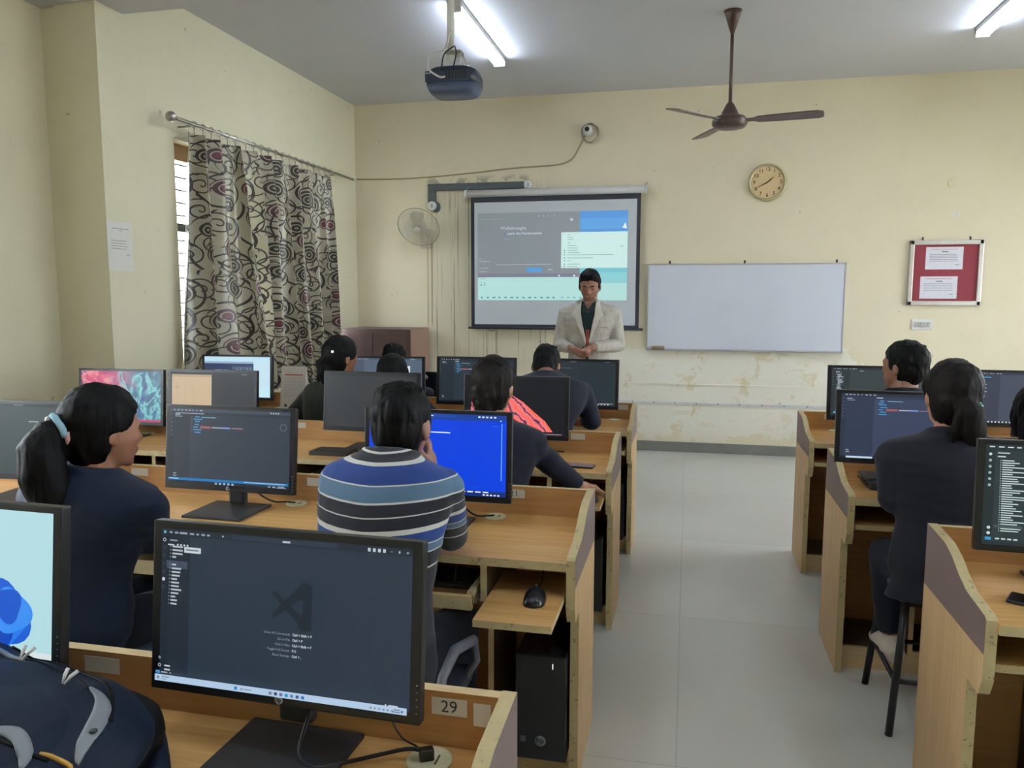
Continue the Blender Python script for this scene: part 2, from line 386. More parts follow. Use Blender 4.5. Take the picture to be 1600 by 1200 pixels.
# ------------------------------------------------------------------ ceiling projector
t = thing('projector', 'blue-grey video projector hanging from a ceiling pole', 'projector', (-1.36, 4.45, 0))
M_prj = plain('blue_grey_plastic', srgb(72, 84, 112), .4, nz=.06)
M_prjd = plain('dark_blue_plastic', srgb(44, 56, 78), .4, nz=.06)
b = MB(); b.tube([(.0, 0, ZC), (0, 0, 2.84)], .022, M_white, 16); b.lathe([(.06, 0), (.06, -.012), (.02, -.02)], (0, 0, ZC), M_white, 20); b.build('pole', t)
b = MB(); b.box((-.05, -.04, 2.815), (.05, .04, 2.835), M_steel, bev=.003)
for s in (-1, 1): b.tube([(s*.045, -.03, 2.82), (s*.05, -.05, 2.77), (s*.045, -.06, 2.73)], .007, M_white, 8)
for s in (-1, 1): b.tube([(s*.04, .03, 2.82), (s*.08, .06, 2.75), (s*.1, .06, 2.73)], .006, M_white, 8)
b.build('mount', t)
ring = []
for (z, sx, sy) in ((2.59, .13, .105), (2.605, .148, .118), (2.64, .165, .13), (2.69, .165, .13), (2.72, .15, .12), (2.735, .12, .10)):
    r = []
    for j in range(40):
        a = 2*PI*j/40; cx, cy = math.cos(a), math.sin(a); e = .5
        r.append((sx*math.copysign(abs(cx)**e, cx), sy*math.copysign(abs(cy)**e, cy), z))
    ring.append(r)
b = MB(); b.loft(ring[:3], M_prj); b.loft(ring[2:], M_prjd); b.build('body', t)
b = MB(); b.lathe([(.03, 0), (.034, .01), (.034, .03), (.02, .035)], (.07, .11, 2.665), M_black, 20, 'y'); b.build('lens', t)
b = MB(); b.box((-.15, -.1305, 2.645), (.13, -.127, 2.705), M_prjd)
for i in range(3): b.box((-.145+i*.012, -.1325, 2.69), (-.137+i*.012, -.128, 2.697), M_white)
for i in range(7): b.box((-.02+i*.02, -.133, 2.655), (-.012+i*.02, -.128, 2.70), M_black)
b.build('port_panel', t)
b = MB(); b.tube(sm([(-.02, -.02, 2.95), (-.05, -.05, 2.84), (-.13, -.09, 2.80), (-.14, -.10, 2.74), (-.11, -.14, 2.70), (-.05, -.145, 2.665), (-.02, -.135, 2.67)]), .0055, M_white, 8)
b.tube(sm([(.0, -.02, 2.86), (-.035, -.10, 2.80), (-.04, -.14, 2.72), (-.035, -.13, 2.70)]), .004, M_cable, 8); b.tube(sm([(.01, -.03, 2.86), (.04, -.10, 2.80), (.035, -.14, 2.72), (.03, -.13, 2.70)]), .004, M_cable, 8)
b.build('cable', t)
for o in t.children:
    if o.name.split('.')[0] != 'pole': o.location = (.022, 0, .045); o.scale = (.92, .92, 1)

# ------------------------------------------------------------------ front wall fittings
W = YF
# projection screen
t = thing('projection_screen', 'pull-down projection screen showing a desktop with an open menu', 'screen', (-1.28, 7.52, 0))
M_fab = plain('screen_fabric', srgb(192, 196, 202), .8, nz=.02); M_mask = plain('screen_black_border', srgb(38, 42, 52), .7)
b = MB(); b.tube([(-.865, 0, 2.487), (.865, 0, 2.487)], .036, plain('white_case', srgb(196, 194, 196), .4), 20)
for s in (-1, 1): b.tube([(s*.865, 0, 2.487), (s*.885, 0, 2.487)], .04, M_white, 20); b.tube([(s*.86, .0, 2.52), (s*.87, .04, 2.545), (s*.87, .08, 2.56)], .006, M_steel, 8)
b.build('case', t)
b = MB(); b.box((-.825, -.001, 1.185), (.825, .001, 2.46), M_mask); b.box((-.79, -.0015, 1.215), (.79, -.001, 2.40), M_fab); b.build('fabric', t)
b = MB(); b.tube([(-.855, 0, 1.178), (.865, 0, 1.178)], .012, M_mask, 12)
for sx in (-.62, .62): b.tube([(sx+.03*math.cos(a/8*PI), -.0, 1.168-.022*math.sin(a/8*PI)) for a in range(9)], .003, M_mask, 6)
b.build('bottom_bar', t)
class Screen:
    """flat picture built of coloured pieces; u right, v down, both 0..1"""
    def __init__(s, w, h, y=0, flip=1): s.b = MB(); s.w, s.h, s.y = w, h, y; s.k = 0
    def P(s, u, v): return ((u-.5)*s.w, s.y-s.k*.00012, (.5-v)*s.h)
    def rect(s, u0, v0, u1, v1, m):
        s.k += 1; s.b.raw([s.P(u0, v0), s.P(u0, v1), s.P(u1, v1), s.P(u1, v0)], [(0, 1, 2, 3)], m); return s
    def poly(s, pts, m):
        s.k += 1; s.b.raw([s.P(u, v) for u, v in pts], [tuple(range(len(pts)))], m); return s
    def disc(s, u, v, r, m, n=20):
        return s.poly([(u+r*math.cos(2*PI*i/n)*s.h/s.w, v-r*math.sin(2*PI*i/n)) for i in range(n)][::-1], m)
    def text(s, u, v, str_, size, m, align='CENTER', bold=0):
        s.k += 1; vs, fs = text_geo(str_, size, align, bold); x, y, z = s.P(u, v)
        s.b.raw([(x+a, y, z+c) for a, c, _ in vs], fs, m); return s
    def lines(s, u, v0, n, dv, wmin, wmax, th, m, seed=0, indent=0):
        r = random.Random(seed)
        for i in range(n):
            a = u+(r.choice([0, 1, 2])*indent if indent else 0); s.rect(a, v0+i*dv, a+r.uniform(wmin, wmax), v0+i*dv+th, m)
        return s
    def build(s, name, parent): return s.b.build(name, parent, fix=False)
def P_(r, g, b_): return emit(srgb(r, g, b_), 1.0)
s = Screen(1.464, .85, -.004)
K = lambda x, z: ((x+2.036)/1.464, (2.297-z)/.85)
dim = lambda r, g, b_: plain('projected_%d_%d_%d' % (r, g, b_), srgb(r, g, b_), .8, nz=.01)
s.rect(0, 0, .70, .73, dim(162, 168, 174)); s.rect(.69, 0, 1, .28, P_(88, 150, 215)); s.rect(.69, .08, 1, .2, P_(98, 162, 222))
s.rect(0, .73, 1, .993, P_(176, 220, 216)); s.rect(.69, .60, 1, .80, P_(120, 196, 208)); s.rect(.69, .68, 1, .80, P_(140, 206, 212))
s.rect(0, .69, .70, .73, dim(150, 148, 170))
s.rect(.567, .23, 1, .63, P_(202, 232, 228))
s.text(.245, .175, 'Walkthroughs', .045, dim(225, 232, 238), bold=.001); s.text(.32, .235, 'Learn the Fundamentals', .036, dim(235, 240, 245), bold=.0012)
s.rect(.175, .262, .34, .266, dim(120, 165, 215)); s.disc(.19, .235, .012, dim(110, 150, 220)); s.rect(.175, .297, .21, .303, dim(200, 205, 215))
for i, u in enumerate((.42, .45, .48, .52)): s.disc(u, .045, .008, dim(210, 216, 222))
s.disc(.635, .09, .018, dim(225, 232, 236)); s.rect(.02, .065, .18, .075, dim(182, 188, 194))
s.rect(.01, .545, .085, .552, dim(215, 220, 225)); s.rect(.01, .51, .02, .525, dim(215, 220, 225)); s.rect(.01, .62, .075, .63, dim(205, 210, 218)); s.rect(.01, .66, .065, .67, dim(205, 210, 218))
s.rect(.13, .582, .50, .592, dim(205, 210, 216)); s.rect(.335, .625, .44, .67, P_(88, 160, 222)); s.rect(.48, .64, .51, .65, dim(225, 230, 232))
s.disc(.555, .715, .012, P_(235, 240, 245)); s.disc(.655, .715, .012, P_(235, 240, 245))
ml = P_(120, 170, 165)
for v_, w_ in ((.255, .02), (.285, .035), (.31, .04), (.345, .02), (.375, .06), (.405, .07), (.43, .065), (.455, .08), (.48, .30), (.515, .17), (.545, .02), (.585, .085), (.61, .065)):
    s.rect(.61, v_, .61+w_, v_+.006, ml); 
    if v_ > .42: s.rect(.585, v_-.004, .595, v_+.010, ml)
s.rect(.955, .39, .975, .397, ml); s.poly([(.965, .19), (.985, .13), (.995, .20)], P_(235, 240, 240))
for i in range(13): s.rect(.02+i*.041, .955, .035+i*.041+(i % 3)*.003, .972, P_(96, 150, 160))
for i in range(5): s.rect(.57+i*.04, .955, .585+i*.04, .968, P_(110, 170, 178))
s.rect(.02, .745, .05, .75, P_(200, 110, 110)); s.rect(.02, .81, .03, .83, P_(90, 150, 160)); s.rect(.012, .79, .06, .793, P_(130, 190, 190)); s.rect(.045, .80, .05, .83, P_(90, 150, 160))
so = s.build('projected_picture', t); so.location = (-1.304+1.28, 0, 1.872)

# whiteboard
t = thing('whiteboard', 'wide blank whiteboard on the front wall beside the projection screen', 'whiteboard', (.503, W, 0))
k = NT('whiteboard_enamel'); k.base(k.mix(k.noise(k.coord(), 3, 4), srgb(196, 199, 212), srgb(206, 209, 220))); k.b.inputs['Roughness'].default_value = .22; M_wb = k.m
b = MB(); b.box((-.875, -.022, .992), (.875, -.008, 1.79), M_wb); b.build('writing_surface', t)
b = MB(); fr = plain('aluminium_frame', srgb(186, 186, 188), .35, .5)
for a, c in (((-.882, -.028, 1.785), (.882, 0, 1.797)), ((-.882, -.028, .985), (.882, 0, .997)), ((-.882, -.028, .985), (-.87, 0, 1.797)), ((.87, -.028, .985), (.882, 0, 1.797))): b.box(a, c, fr, bev=.002)
b.build('frame', t)
b = MB(); b.box((-.882, -.06, .978), (.882, -.0, .984), fr); b.build('ledge', t)
for x_ in (-.68, .0, .80): b = MB(); b.tube([(x_, -.005, 1.797), (x_, -.008, 1.825)], .008, M_ink, 8); b.build('clip', t)
o = thing('board_eraser', 'small brown duster lying on the ledge of the whiteboard', 'eraser', (-.27, W-.035, .986)); b = MB(); b.box((-.06, -.02, 0), (.06, .02, .016), plain('felt', srgb(120, 104, 84), .9)); b.build('felt_pad', o); b = MB(); b.box((-.06, -.02, .016), (.06, .02, .035), plain('eraser_wood', srgb(156, 124, 88), .7), bev=.003); b.build('handle', o)

# clock
t = thing('wall_clock', 'round cream wall clock showing twenty to two', 'clock', (.677, W, 2.525))
M_gold = plain('champagne_rim', srgb(188, 178, 140), .3, .5); M_dial = plain('clock_dial', srgb(206, 180, 138), .7, nz=.03); M_num = plain('clock_numeral', srgb(84, 56, 40), .6)
b = MB(); b.lathe([(.166, 0), (.168, .02), (.160, .036), (.148, .034), (.143, .018), (.143, .0)], (0, 0, 0), M_gold, 48, 'y'); b.build('rim', t)
b = MB(); b.lathe([(.144, .0), (.144, .014), (.001, .0141)], (0, 0, 0), M_dial, 48, 'y', False)
for h in range(1, 13):
    a = rad(90-30*h); vs, fs = text_geo(str(h), .044, bold=.0008); b.raw([(.116*math.cos(a)+p[0], -.0152, .116*math.sin(a)+p[1]) for p in vs], fs, M_num)
b.build('dial', t, fix=False)
for nm, ang, L, wd in (('hour_hand', 90-30*1.68, .085, .006), ('minute_hand', 90-6*40.3, .125, .0045)):
    b = MB(); a = rad(ang); d = Vector((math.cos(a), 0, math.sin(a))); n_ = Vector((-d.z, 0, d.x)); p0 = -d*.025
    pts = [p0+n_*wd*.6, d*L*.35+n_*wd, d*L, d*L*.35-n_*wd, p0-n_*wd*.6]
    b.prism([(p.x, p.z) for p in pts], 'y', -.022, -.019, M_num); b.build(nm, t)

# notice board
t = thing('notice_board', 'maroon felt notice board in a silver frame', 'notice board', (2.195, W, 1.70))
M_alu = plain('silver_frame', srgb(190, 184, 178), .35, .4)
b = MB(); b.box((-.275, -.018, -.262), (.275, -.006, .262), plain('maroon_felt', srgb(140, 58, 68), .95, bump=.3, nscale=60)); b.build('felt', t)
b = MB()
for a, c in (((-.295, -.034, .245), (.295, 0, .285)), ((-.295, -.034, -.285), (.295, 0, -.245)), ((-.295, -.034, -.285), (-.258, 0, .285)), ((.258, -.034, -.285), (.295, 0, .285))): b.box(a, c, M_alu, bev=.006)
b.build('frame', t)
for x_ in (-.19, .19): b = MB(); b.tube([(x_, -.004, .285), (x_, -.006, .315)], .007, M_ink, 8); b.build('hanger', t)
for (x_, z_, lb, sd) in ((-.012, .128, 'typed notice sheet pinned at the top of the maroon board', 3), (-.045, -.128, 'typed notice sheet pinned at the bottom of the maroon board', 5)):
    o = thing('notice_sheet', lb, 'paper', (2.195+x_, W-.0185, 1.70+z_), 0, 'sheets on the notice board')
    s = Screen(.30, .195, -.0012); s.b.box((-.15, -.001, -.0975), (.15, 0, .0975), plain('notice_paper', srgb(216, 214, 224), .8)); 
    s.lines(.1, .32, 5, .075, .7, .8, .022, plain('grey_print', srgb(140, 140, 150), .8), sd); s.rect(.42, .2, .6, .235, M_ink); s.rect(.78, .78, .9, .81, plain('grey_print', srgb(140, 140, 150))); s.rect(.15, .09, .85, .12, plain('red_print', srgb(200, 150, 160)))
    s.build('sheet', o)
# switch plate
t = thing('switch_plate', 'small white switch plate with five slanted rockers under the notice board', 'switch', (2.038, W, 1.245))
b = MB(); b.box((-.085, -.012, -.048), (.085, 0, .048), M_white, bev=.004); b.build('plate', t)
for i in range(5):
    b = MB(); b.box((-.012, -.018, -.022), (.012, -.010, .022), plain('rocker', srgb(176, 172, 165), .5), bev=.002); o = b.build('rocker', t); o.location = (-.052+i*.026, 0, 0); o.rotation_euler = (0, rad(14), 0)
# blank round cover plates
t = tag(MB().lathe([(.034, 0), (.034, .004), (.03, .007), (.001, .007)], (2.21, W, 2.475), plain('painted_cover', srgb(212, 204, 172), .6), 24, 'y').build('cover_plate'), 'round painted-over cover plate high on the wall above the notice board', 'cover plate')

# camera and its cable coil
t = thing('security_camera', 'white ball security camera on the wall with its cable coiled round it', 'camera', (-.945, W, 3.03))
b = MB(); b.ell((-.02, -.05, .02), (.048, .05, .048), M_white); b.lathe([(.055, 0), (.05, .02)], (-.02, 0, .02), M_white, 24, 'y'); b.build('housing', t)
b = MB(); b.lathe([(.022, .0), (.022, .01), (.001, .012)], (-.022, -.092, .02), M_black, 20, 'y'); b.build('lens', t)
b = MB()
pts = [(.075*math.cos(a*PI/10)+.006*math.sin(a), -.02-.0009*a, .088*math.sin(a*PI/10)-.008) for a in range(62)]
b.tube(pts, .006, plain('grey_cable', srgb(150, 144, 128), .6), 8); b.build('cable_coil', t)
wirepts = [(-1.0, 3.01), (-1.04, 2.93), (-1.10, 2.82), (-1.17, 2.77), (-1.3, 2.745), (-1.7, 2.73), (-2.1, 2.70), (-2.5, 2.675), (-2.9, 2.665), (-3.33, 2.675)]
b = MB(); b.tube(sm([(x_, W-.008, z_) for x_, z_ in wirepts]), .0065, plain('painted_cable', srgb(160, 148, 118), .7), 8)
tag(b.build('wall_cable'), 'thin cable clipped across the front wall from the camera to the corner', 'cable')
# dark trunking with two round sockets
t = thing('cable_trunking', 'dark grey L-shaped cable trunking beside the projection screen', 'trunking', (0, W, 0))
M_tr = plain('dark_trunking', srgb(84, 90, 92), .6, nz=.15, nscale=20)
b = MB(); b.box((-2.565, -.03, 2.535), (-1.585, 0, 2.60), M_tr, bev=.003); b.build('horizontal_run', t)
b = MB(); b.box((-2.565, -.03, 2.36), (-2.485, 0, 2.535), M_tr, bev=.003); b.ell((-2.485, -.01, 2.375), (.045, .022, .055), M_tr); b.build('vertical_run', t)
for (x_, z_, lb) in ((-2.52, 2.385, 'round white ceiling rose at the lower end of the dark trunking'), (-1.55, 2.567, 'round white ceiling rose at the screen end of the dark trunking')):
    o = thing('cable_rose', lb, 'socket', (x_, W-.032 if x_ < -2 else W, z_)); q = MB(); q.lathe([(.046, 0), (.046, .016), (.036, .026), (.02, .028), (.001, .028)], (0, 0, 0), M_white, 24, 'y'); q.build('cover', o)
    q = MB(); q.box((.004, -.034, -.016), (.010, -.027, .016), M_ink); q.build('slot', o)
# wall fan
t = thing('wall_fan', 'cream wall fan in a round wire cage left of the screen', 'fan', (-2.60, W, 2.13))
Mf = plain('cream_fan', srgb(196, 188, 170), .45, nz=.05); Mw = plain('cage_wire', srgb(186, 180, 162), .4)
b = MB(); b.box((-.05, -.03, -.16), (.05, 0, .0), Mf, bev=.01); b.tube([(0, -.02, -.08), (0, -.08, -.06), (0, -.12, 0.02)], .022, Mf, 12); b.build('bracket', t)
b = MB(); b.ell((0, -.15, .05), (.055, .075, .055), Mf); b.build('motor', t)
cg = Matrix.Translation((0, -.225, .03)) @ Matrix.Rotation(rad(36), 4, 'X')
b = MB()
for k_ in range(40):
    a = 2*PI*k_/40; b.tube([(r_*math.cos(a), -y_, r_*math.sin(a)) for r_, y_ in ((.03, .045), (.12, .04), (.19, .018), (.21, -.005))], .0022, Mw, 5)
    b.tube([(r_*math.cos(a), -y_, r_*math.sin(a)) for r_, y_ in ((.21, -.005), (.17, -.035), (.06, -.05))], .0016, Mw, 5)
for r_, y_ in ((.21, -.005), (.12, .04), (.19, .018)): b.tube([(r_*math.cos(i*PI/24), -y_, r_*math.sin(i*PI/24)) for i in range(49)], .0035 if r_ > .2 else .0016, plain('cage_rim', srgb(140, 132, 112), .4) if r_ > .2 else Mw, 6)
b.lathe([(.036, .04), (.036, .05), (.001, .052)], (0, 0, 0), Mf, 20, 'y')
bmesh.ops.transform(b.bm, matrix=cg, verts=b.bm.verts); b.build('cage', t)
for k_ in range(3):
    b = MB(); pts = [(.03, -.03), (.09, -.075), (.15, -.085), (.18, -.05), (.185, .02), (.15, .06), (.08, .05), (.03, .03)]
    b.prism(pts, 'z', -.002, .002, plain('fan_blade', srgb(206, 200, 184), .4)); bmesh.ops.transform(b.bm, matrix=cg @ Matrix.Rotation(2*PI*k_/3+.7, 4, 'Y') @ Matrix.Rotation(rad(-70), 4, 'X'), verts=b.bm.verts); b.build('blade', t)

# ------------------------------------------------------------------ left wall: notice, rod, curtains
o = thing('wall_notice', 'white notice sheet pasted on the window wall before the curtain', 'paper', (XL+.004, 4.125, 1.79), rad(90))
s = Screen(.215, .29, -.002); s.b.box((-.1075, -.0015, -.145), (.1075, 0, .145), M_paper)
gp = plain('faint_print', srgb(160, 160, 162), .8); s.rect(.2, .13, .85, .15, gp); s.rect(.45, .17, .6, .185, gp); s.lines(.12, .38, 4, .055, .6, .78, .014, gp, 4); s.rect(.7, .66, .85, .68, gp); s.build('sheet', o)
t = thing('curtain_rod', 'steel curtain rod with a ribbed round finial above the window', 'curtain rod', (XL+.10, 0, 2.631))
b = MB(); b.tube([(0, 4.56, 0), (0, 7.315, 0)], .012, M_steel, 12); b.build('pole', t)
b = MB(); b.ell((0, 4.53, 0), (.034, .034, .034), M_steel); b.build('finial', t)
for y_ in (4.74, 6.9):
    b = MB(); b.tube([(0, y_, -.012), (-.05, y_, -.02), (-.10, y_, -.02)], .008, M_steel, 8); b.build('bracket', t)
def curtain_mat():
    k = NT('scroll_print_satin'); uv = k.coord('UV')
    w_ = k.n('ShaderNodeTexNoise'); k.l(uv, w_.inputs['Vector']); w_.inputs['Scale'].default_value = 6
    def cells(sc_, rnd, off):
        mp = k.n('ShaderNodeMapping'); k.l(uv, mp.inputs[0]); mp.inputs['Location'].default_value = (off, off*.7, 0)
        v = k.n('ShaderNodeTexVoronoi', voronoi_dimensions='2D'); k.l(mp.outputs[0], v.inputs['Vector']); v.inputs['Scale'].default_value = sc_; v.inputs['Randomness'].default_value = rnd
        d = k.n('ShaderNodeVectorMath', operation='SUBTRACT'); k.l(mp.outputs[0], d.inputs[0]); k.l(v.outputs['Position'], d.inputs[1])
        L = k.n('ShaderNodeVectorMath', operation='LENGTH'); k.l(d.outputs[0], L.inputs[0])
        sx = k.sep(d.outputs[0]); ang = k.math('ARCTAN2', sx[1], sx[0]); rc = k.sep(v.outputs['Color'])
        return L.outputs['Value'], ang, rc
    r1, a1, c1 = cells(4.6, .55, 0)
    R = k.math('ADD', k.math('MULTIPLY', c1[0], .035), .045)        # medallion radius
    ringf = k.math('FRACT', k.math('DIVIDE', k.math('ADD', r1, k.math('MULTIPLY', k.math('SINE', a1), .006)), .026))
    ring = k.math('MULTIPLY', k.math('GREATER_THAN', ringf, .30), k.math('LESS_THAN', r1, R))
    core = k.math('LESS_THAN', r1, .017)
    def spiral(r, a, pitch, th, rmin, rmax, sgn):
        f = k.math('FRACT', k.math('ADD', k.math('MULTIPLY', a, sgn/(2*PI)), k.math('DIVIDE', r, pitch)))
        g = k.math('LESS_THAN', k.math('ABSOLUTE', k.math('SUBTRACT', f, .5)), th)
        return k.math('MULTIPLY', g, k.math('MULTIPLY', k.math('GREATER_THAN', r, rmin), k.math('LESS_THAN', r, rmax)))
    sp1 = spiral(r1, a1, .075, .10, .085, .16, 1)
    r2_, a2, c2 = cells(5.8, .8, .37); sp2 = spiral(r2_, a2, .042, .11, .004, .085, -1)
    r3, a3, c3 = cells(2.6, .9, 1.3); sp3 = spiral(r3, a3, .20, .022, .05, .30, 1)
    lines = k.math('MAXIMUM', k.math('MAXIMUM', sp1, k.math('MULTIPLY', sp2, k.math('GREATER_THAN', r1, R))), sp3)
    basec = k.mix(w_.outputs['Fac'], srgb(138, 132, 112), srgb(186, 179, 156))
    pink = k.math('GREATER_THAN', c1[1], .6)
    inner = k.math('LESS_THAN', r1, R)
    c = k.mix(k.math('MULTIPLY', inner, pink), basec, srgb(172, 148, 142))
    c = k.mix(lines, c, srgb(44, 36, 34)); c = k.mix(ring, c, k.mix(pink, srgb(46, 40, 38), srgb(66, 42, 44)))
    c = k.mix(k.math('MULTIPLY', core, pink), c, srgb(110, 42, 50))
    k.base(c); k.b.inputs['Roughness'].default_value = .3; k.b.inputs['Sheen Weight'].default_value = .3
    k.bump(k.math('MAXIMUM', lines, ring), .15, .002); return k.m
M_cur = curtain_mat()
def curtain(y0t, y1t, y0b, y1b, zt, zb0, zb1, label, seed, folds):
    t = thing('curtain', label, 'curtain', (XL+.10, (y0t+y1t)/2, 0), 0, 'scroll-print curtains'); cy = (y0t+y1t)/2
    NU, NV = 44*folds, 60; rn = random.Random(seed); ph = [rn.uniform(0, 6.28) for _ in range(6)]
    bm = bmesh.new(); uvl = bm.loops.layers.uv.new('UVMap'); grid = []; cloth = folds*.30
    for j in range(NV+1):
        f = j/NV; row = []
        for i in range(NU+1):
            u = i/NU; uu = u+.012*math.sin(9*u+ph[0])+.01*math.sin(f*3+u*17+ph[1])*f
            y = (y0t+(y1t-y0t)*uu)*(1-f)+(y0b+(y1b-y0b)*uu)*f
            A = .055+.03*f+.012*math.sin(5*u+ph[2]); 
            x = A*math.sin(2*PI*folds*u+ph[3]+.9*math.sin(7*u+ph[4])+.5*f*math.sin(4*u+ph[5]))+.012*math.sin(2*PI*folds*2.3*u+f*4)
            y += .35*A*math.cos(2*PI*folds*u+ph[3])
            zb = zb0+(zb1-zb0)*u; z = zt*(1-f)+zb*f
            row.append(bm.verts.new((x*(.75+.25*min(1, f*6)), y-cy, z)))
        grid.append(row)
    for j in range(NV):
        for i in range(NU):
            fc = bm.faces.new((grid[j][i], grid[j+1][i], grid[j+1][i+1], grid[j][i+1])); fc.smooth = True
            for lp, (a, c) in zip(fc.loops, ((i, j), (i, j+1), (i+1, j+1), (i+1, j))): lp[uvl].uv = (a/NU*cloth+seed*.31, (1-c/NV)*(zt-zb0))
    me = bpy.data.meshes.new('cloth'); bm.to_mesh(me); bm.free(); me.materials.append(M_cur)
    o = link('cloth', me, t); sd = o.modifiers.new('solid', 'SOLIDIFY'); sd.thickness = .002
    nr = folds*2
    for i in range(nr):
        y = y0t+(y1t-y0t)*(i+.5)/nr-cy
        q = MB(); q.tube([(.019*math.cos(a*PI/10), y+.004*math.sin(a), 2.631+.019*math.sin(a*PI/10)) for a in range(21)], .0025, M_steel, 6); q.tube([(0, y, 2.612), (0, y, zt-.01)], .003, M_steel, 6); q.build('ring', t)
curtain(4.72, 5.30, 4.60, 5.58, 2.575, .86, .79, 'scroll-print curtain drawn at the near end of the rod, red-cored rings', 3, 3)
curtain(5.34, 6.86, 5.46, 6.93, 2.575, .76, .72, 'broader scroll-print curtain filling the rod up to the room corner', 8, 7)

# ------------------------------------------------------------------ cabinet in the front corner
t = thing('cabinet', 'low brown cabinet standing in the front corner under the wall fan', 'cabinet', (-2.92, 7.3, 0))
Mc1 = plain('brown_laminate', srgb(98, 76, 72), .5, nz=.06); Mc2 = plain('light_brown_side', srgb(150, 118, 104), .5, nz=.05)
b = MB(); b.box((-.35, -.27, 0), (.35, .27, 1.175), Mc1, bev=.003, mats={'right': Mc2}); b.build('body', t)
for s_ in (0, 1):
    b = MB(); b.box((-.355+s_*.328, -.288, .06), (-.033+s_*.328, -.272, 1.14), Mc1, bev=.002); d = b.build('door', t)
    q = MB(); q.tube([(-.05+s_*.04, -.288, .62), (-.05+s_*.04, -.305, .63), (-.05+s_*.04, -.305, .72), (-.05+s_*.04, -.288, .73)], .005, M_steel, 8); q.build('handle', d)

# ------------------------------------------------------------------ desks
ZT = .74
def end_panel(mb, x0, x1, out):
    """side panel: tall wing with a swept top edge over a narrower foot; out = +1/-1 side that faces the aisle"""
    up_ = [(0, .66), (0, .84), (-.02, .84), (-.16, .832), (-.22, .815), (-.28, .786), (-.34, .765), (-.47, .752), (-.48, .745), (-.48, .66)]
    mid = [(0, .555), (0, .66), (-.48, .66), (-.48, .60), (-.46, .555)]
    low = [(0, 0), (0, .555), (-.385, .555), (-.385, 0)]
    for poly, cap_ in ((up_, M_mauve), (mid, M_side), (low, M_side)):
        mb.prism(poly, 'x', x0, x1, M_edge, cap_)
    # inner faces are plain laminate
    for f in mb.bm.faces:
        if abs(f.calc_center_median().x-(x0 if out > 0 else x1)) < 1e-4 and f.material_index == mb.mi(M_mauve): f.material_index = mb.mi(M_top)
def desk(xe, yb, n, side, label, labels, pulls, w=.75, lipmat=None, gx=.335, gy=-.075):
    """side=-1: aisle end at xe, runs to -x ; side=+1 runs to +x"""
    t = thing('computer_desk', label, 'desk', (xe, yb, 0), 0, 'rows of lab computer desks')
    L = n*w; X = lambda u: side*u
    lm = lipmat or M_edge
    b = MB(); end_panel(b, X(0), X(.026), -1); b.build('end_panel', t)
    for f in ():
        pass
    b = MB(); end_panel(b, X(L-.026), X(L), 1); b.build('end_panel', t)
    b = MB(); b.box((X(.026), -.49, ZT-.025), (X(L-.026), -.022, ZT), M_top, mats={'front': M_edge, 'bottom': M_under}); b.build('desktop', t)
    b = MB(); b.box((X(.026), -.022, .0), (X(L-.026), 0, .838), M_back, mats={'top': lm, 'back': M_side}); b.build('back_panel', t)
    b = MB(); b.box((X(.026), -.33, .0), (X(L-.026), -.315, .09), M_edge2); b.box((X(.026), -.315, .07), (X(L-.026), -.03, .088), M_under); b.build('plinth', t)
    for i in range(n):
        x0 = i*w
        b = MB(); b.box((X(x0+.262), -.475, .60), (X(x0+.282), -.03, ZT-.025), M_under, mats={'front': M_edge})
        b.build('divider', t)
        if i: b = MB(); b.box((X(x0-.01), -.475, .60), (X(x0+.01), -.03, ZT-.025), M_under, mats={'front': M_edge}); b.build('divider', t)
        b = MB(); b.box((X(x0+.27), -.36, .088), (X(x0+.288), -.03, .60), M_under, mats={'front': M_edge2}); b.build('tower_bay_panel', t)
        pk, pm = pulls.get(i, (0, 0))
        b = MB(); y0 = -.46-pk; xa, xb = x0+.295, x0+w-.03
        b.box((X(xa), y0, .595), (X(xb), y0+.40, .608), M_top); b.box((X(xa), y0-.018, .590), (X(xb), y0, .632), M_edge, bev=.002)
        for q in (xa, xb-.018): b.box((X(q), y0, .595), (X(q+.018), y0+.40, .640), M_edge)
        for q in (xa-.008, xb): b.box((X(q), y0+.01, .602), (X(q+.008), y0+.42, .622), M_steel)
        b.build('keyboard_drawer', t)
        b = MB(); y0 = -.46-pm
        b.box((X(x0+.034), y0, .612), (X(x0+.25), y0+.40, .632), M_top, mats={'front': M_edge, 'bottom': M_under, 'left': M_edge2, 'right': M_edge2}); b.build('mouse_tray', t)
        b = MB(); b.lathe([(.038, 0), (.038, .003), (.033, .005), (.031, .0035), (.001, .0035)], (X(x0+gx), gy, ZT), M_cream, 28); b.box((X(x0+gx)+.012, gy-.013, ZT+.003), (X(x0+gx)+.015, gy+.013, ZT+.0045), M_ink); b.build('cable_grommet', t)
        if i in labels:
            lx, ls, wl = labels[i]
            s = Screen(wl, .030, -.0018); s.b.box((-wl/2, -.001, -.015), (wl/2, .0, .015), M_paper)
            if ls: s.text(.5, .5, ls, .030, M_ink)
            o = s.build('number_label', t); o.location = (lx, -.0225, .812)
    return t
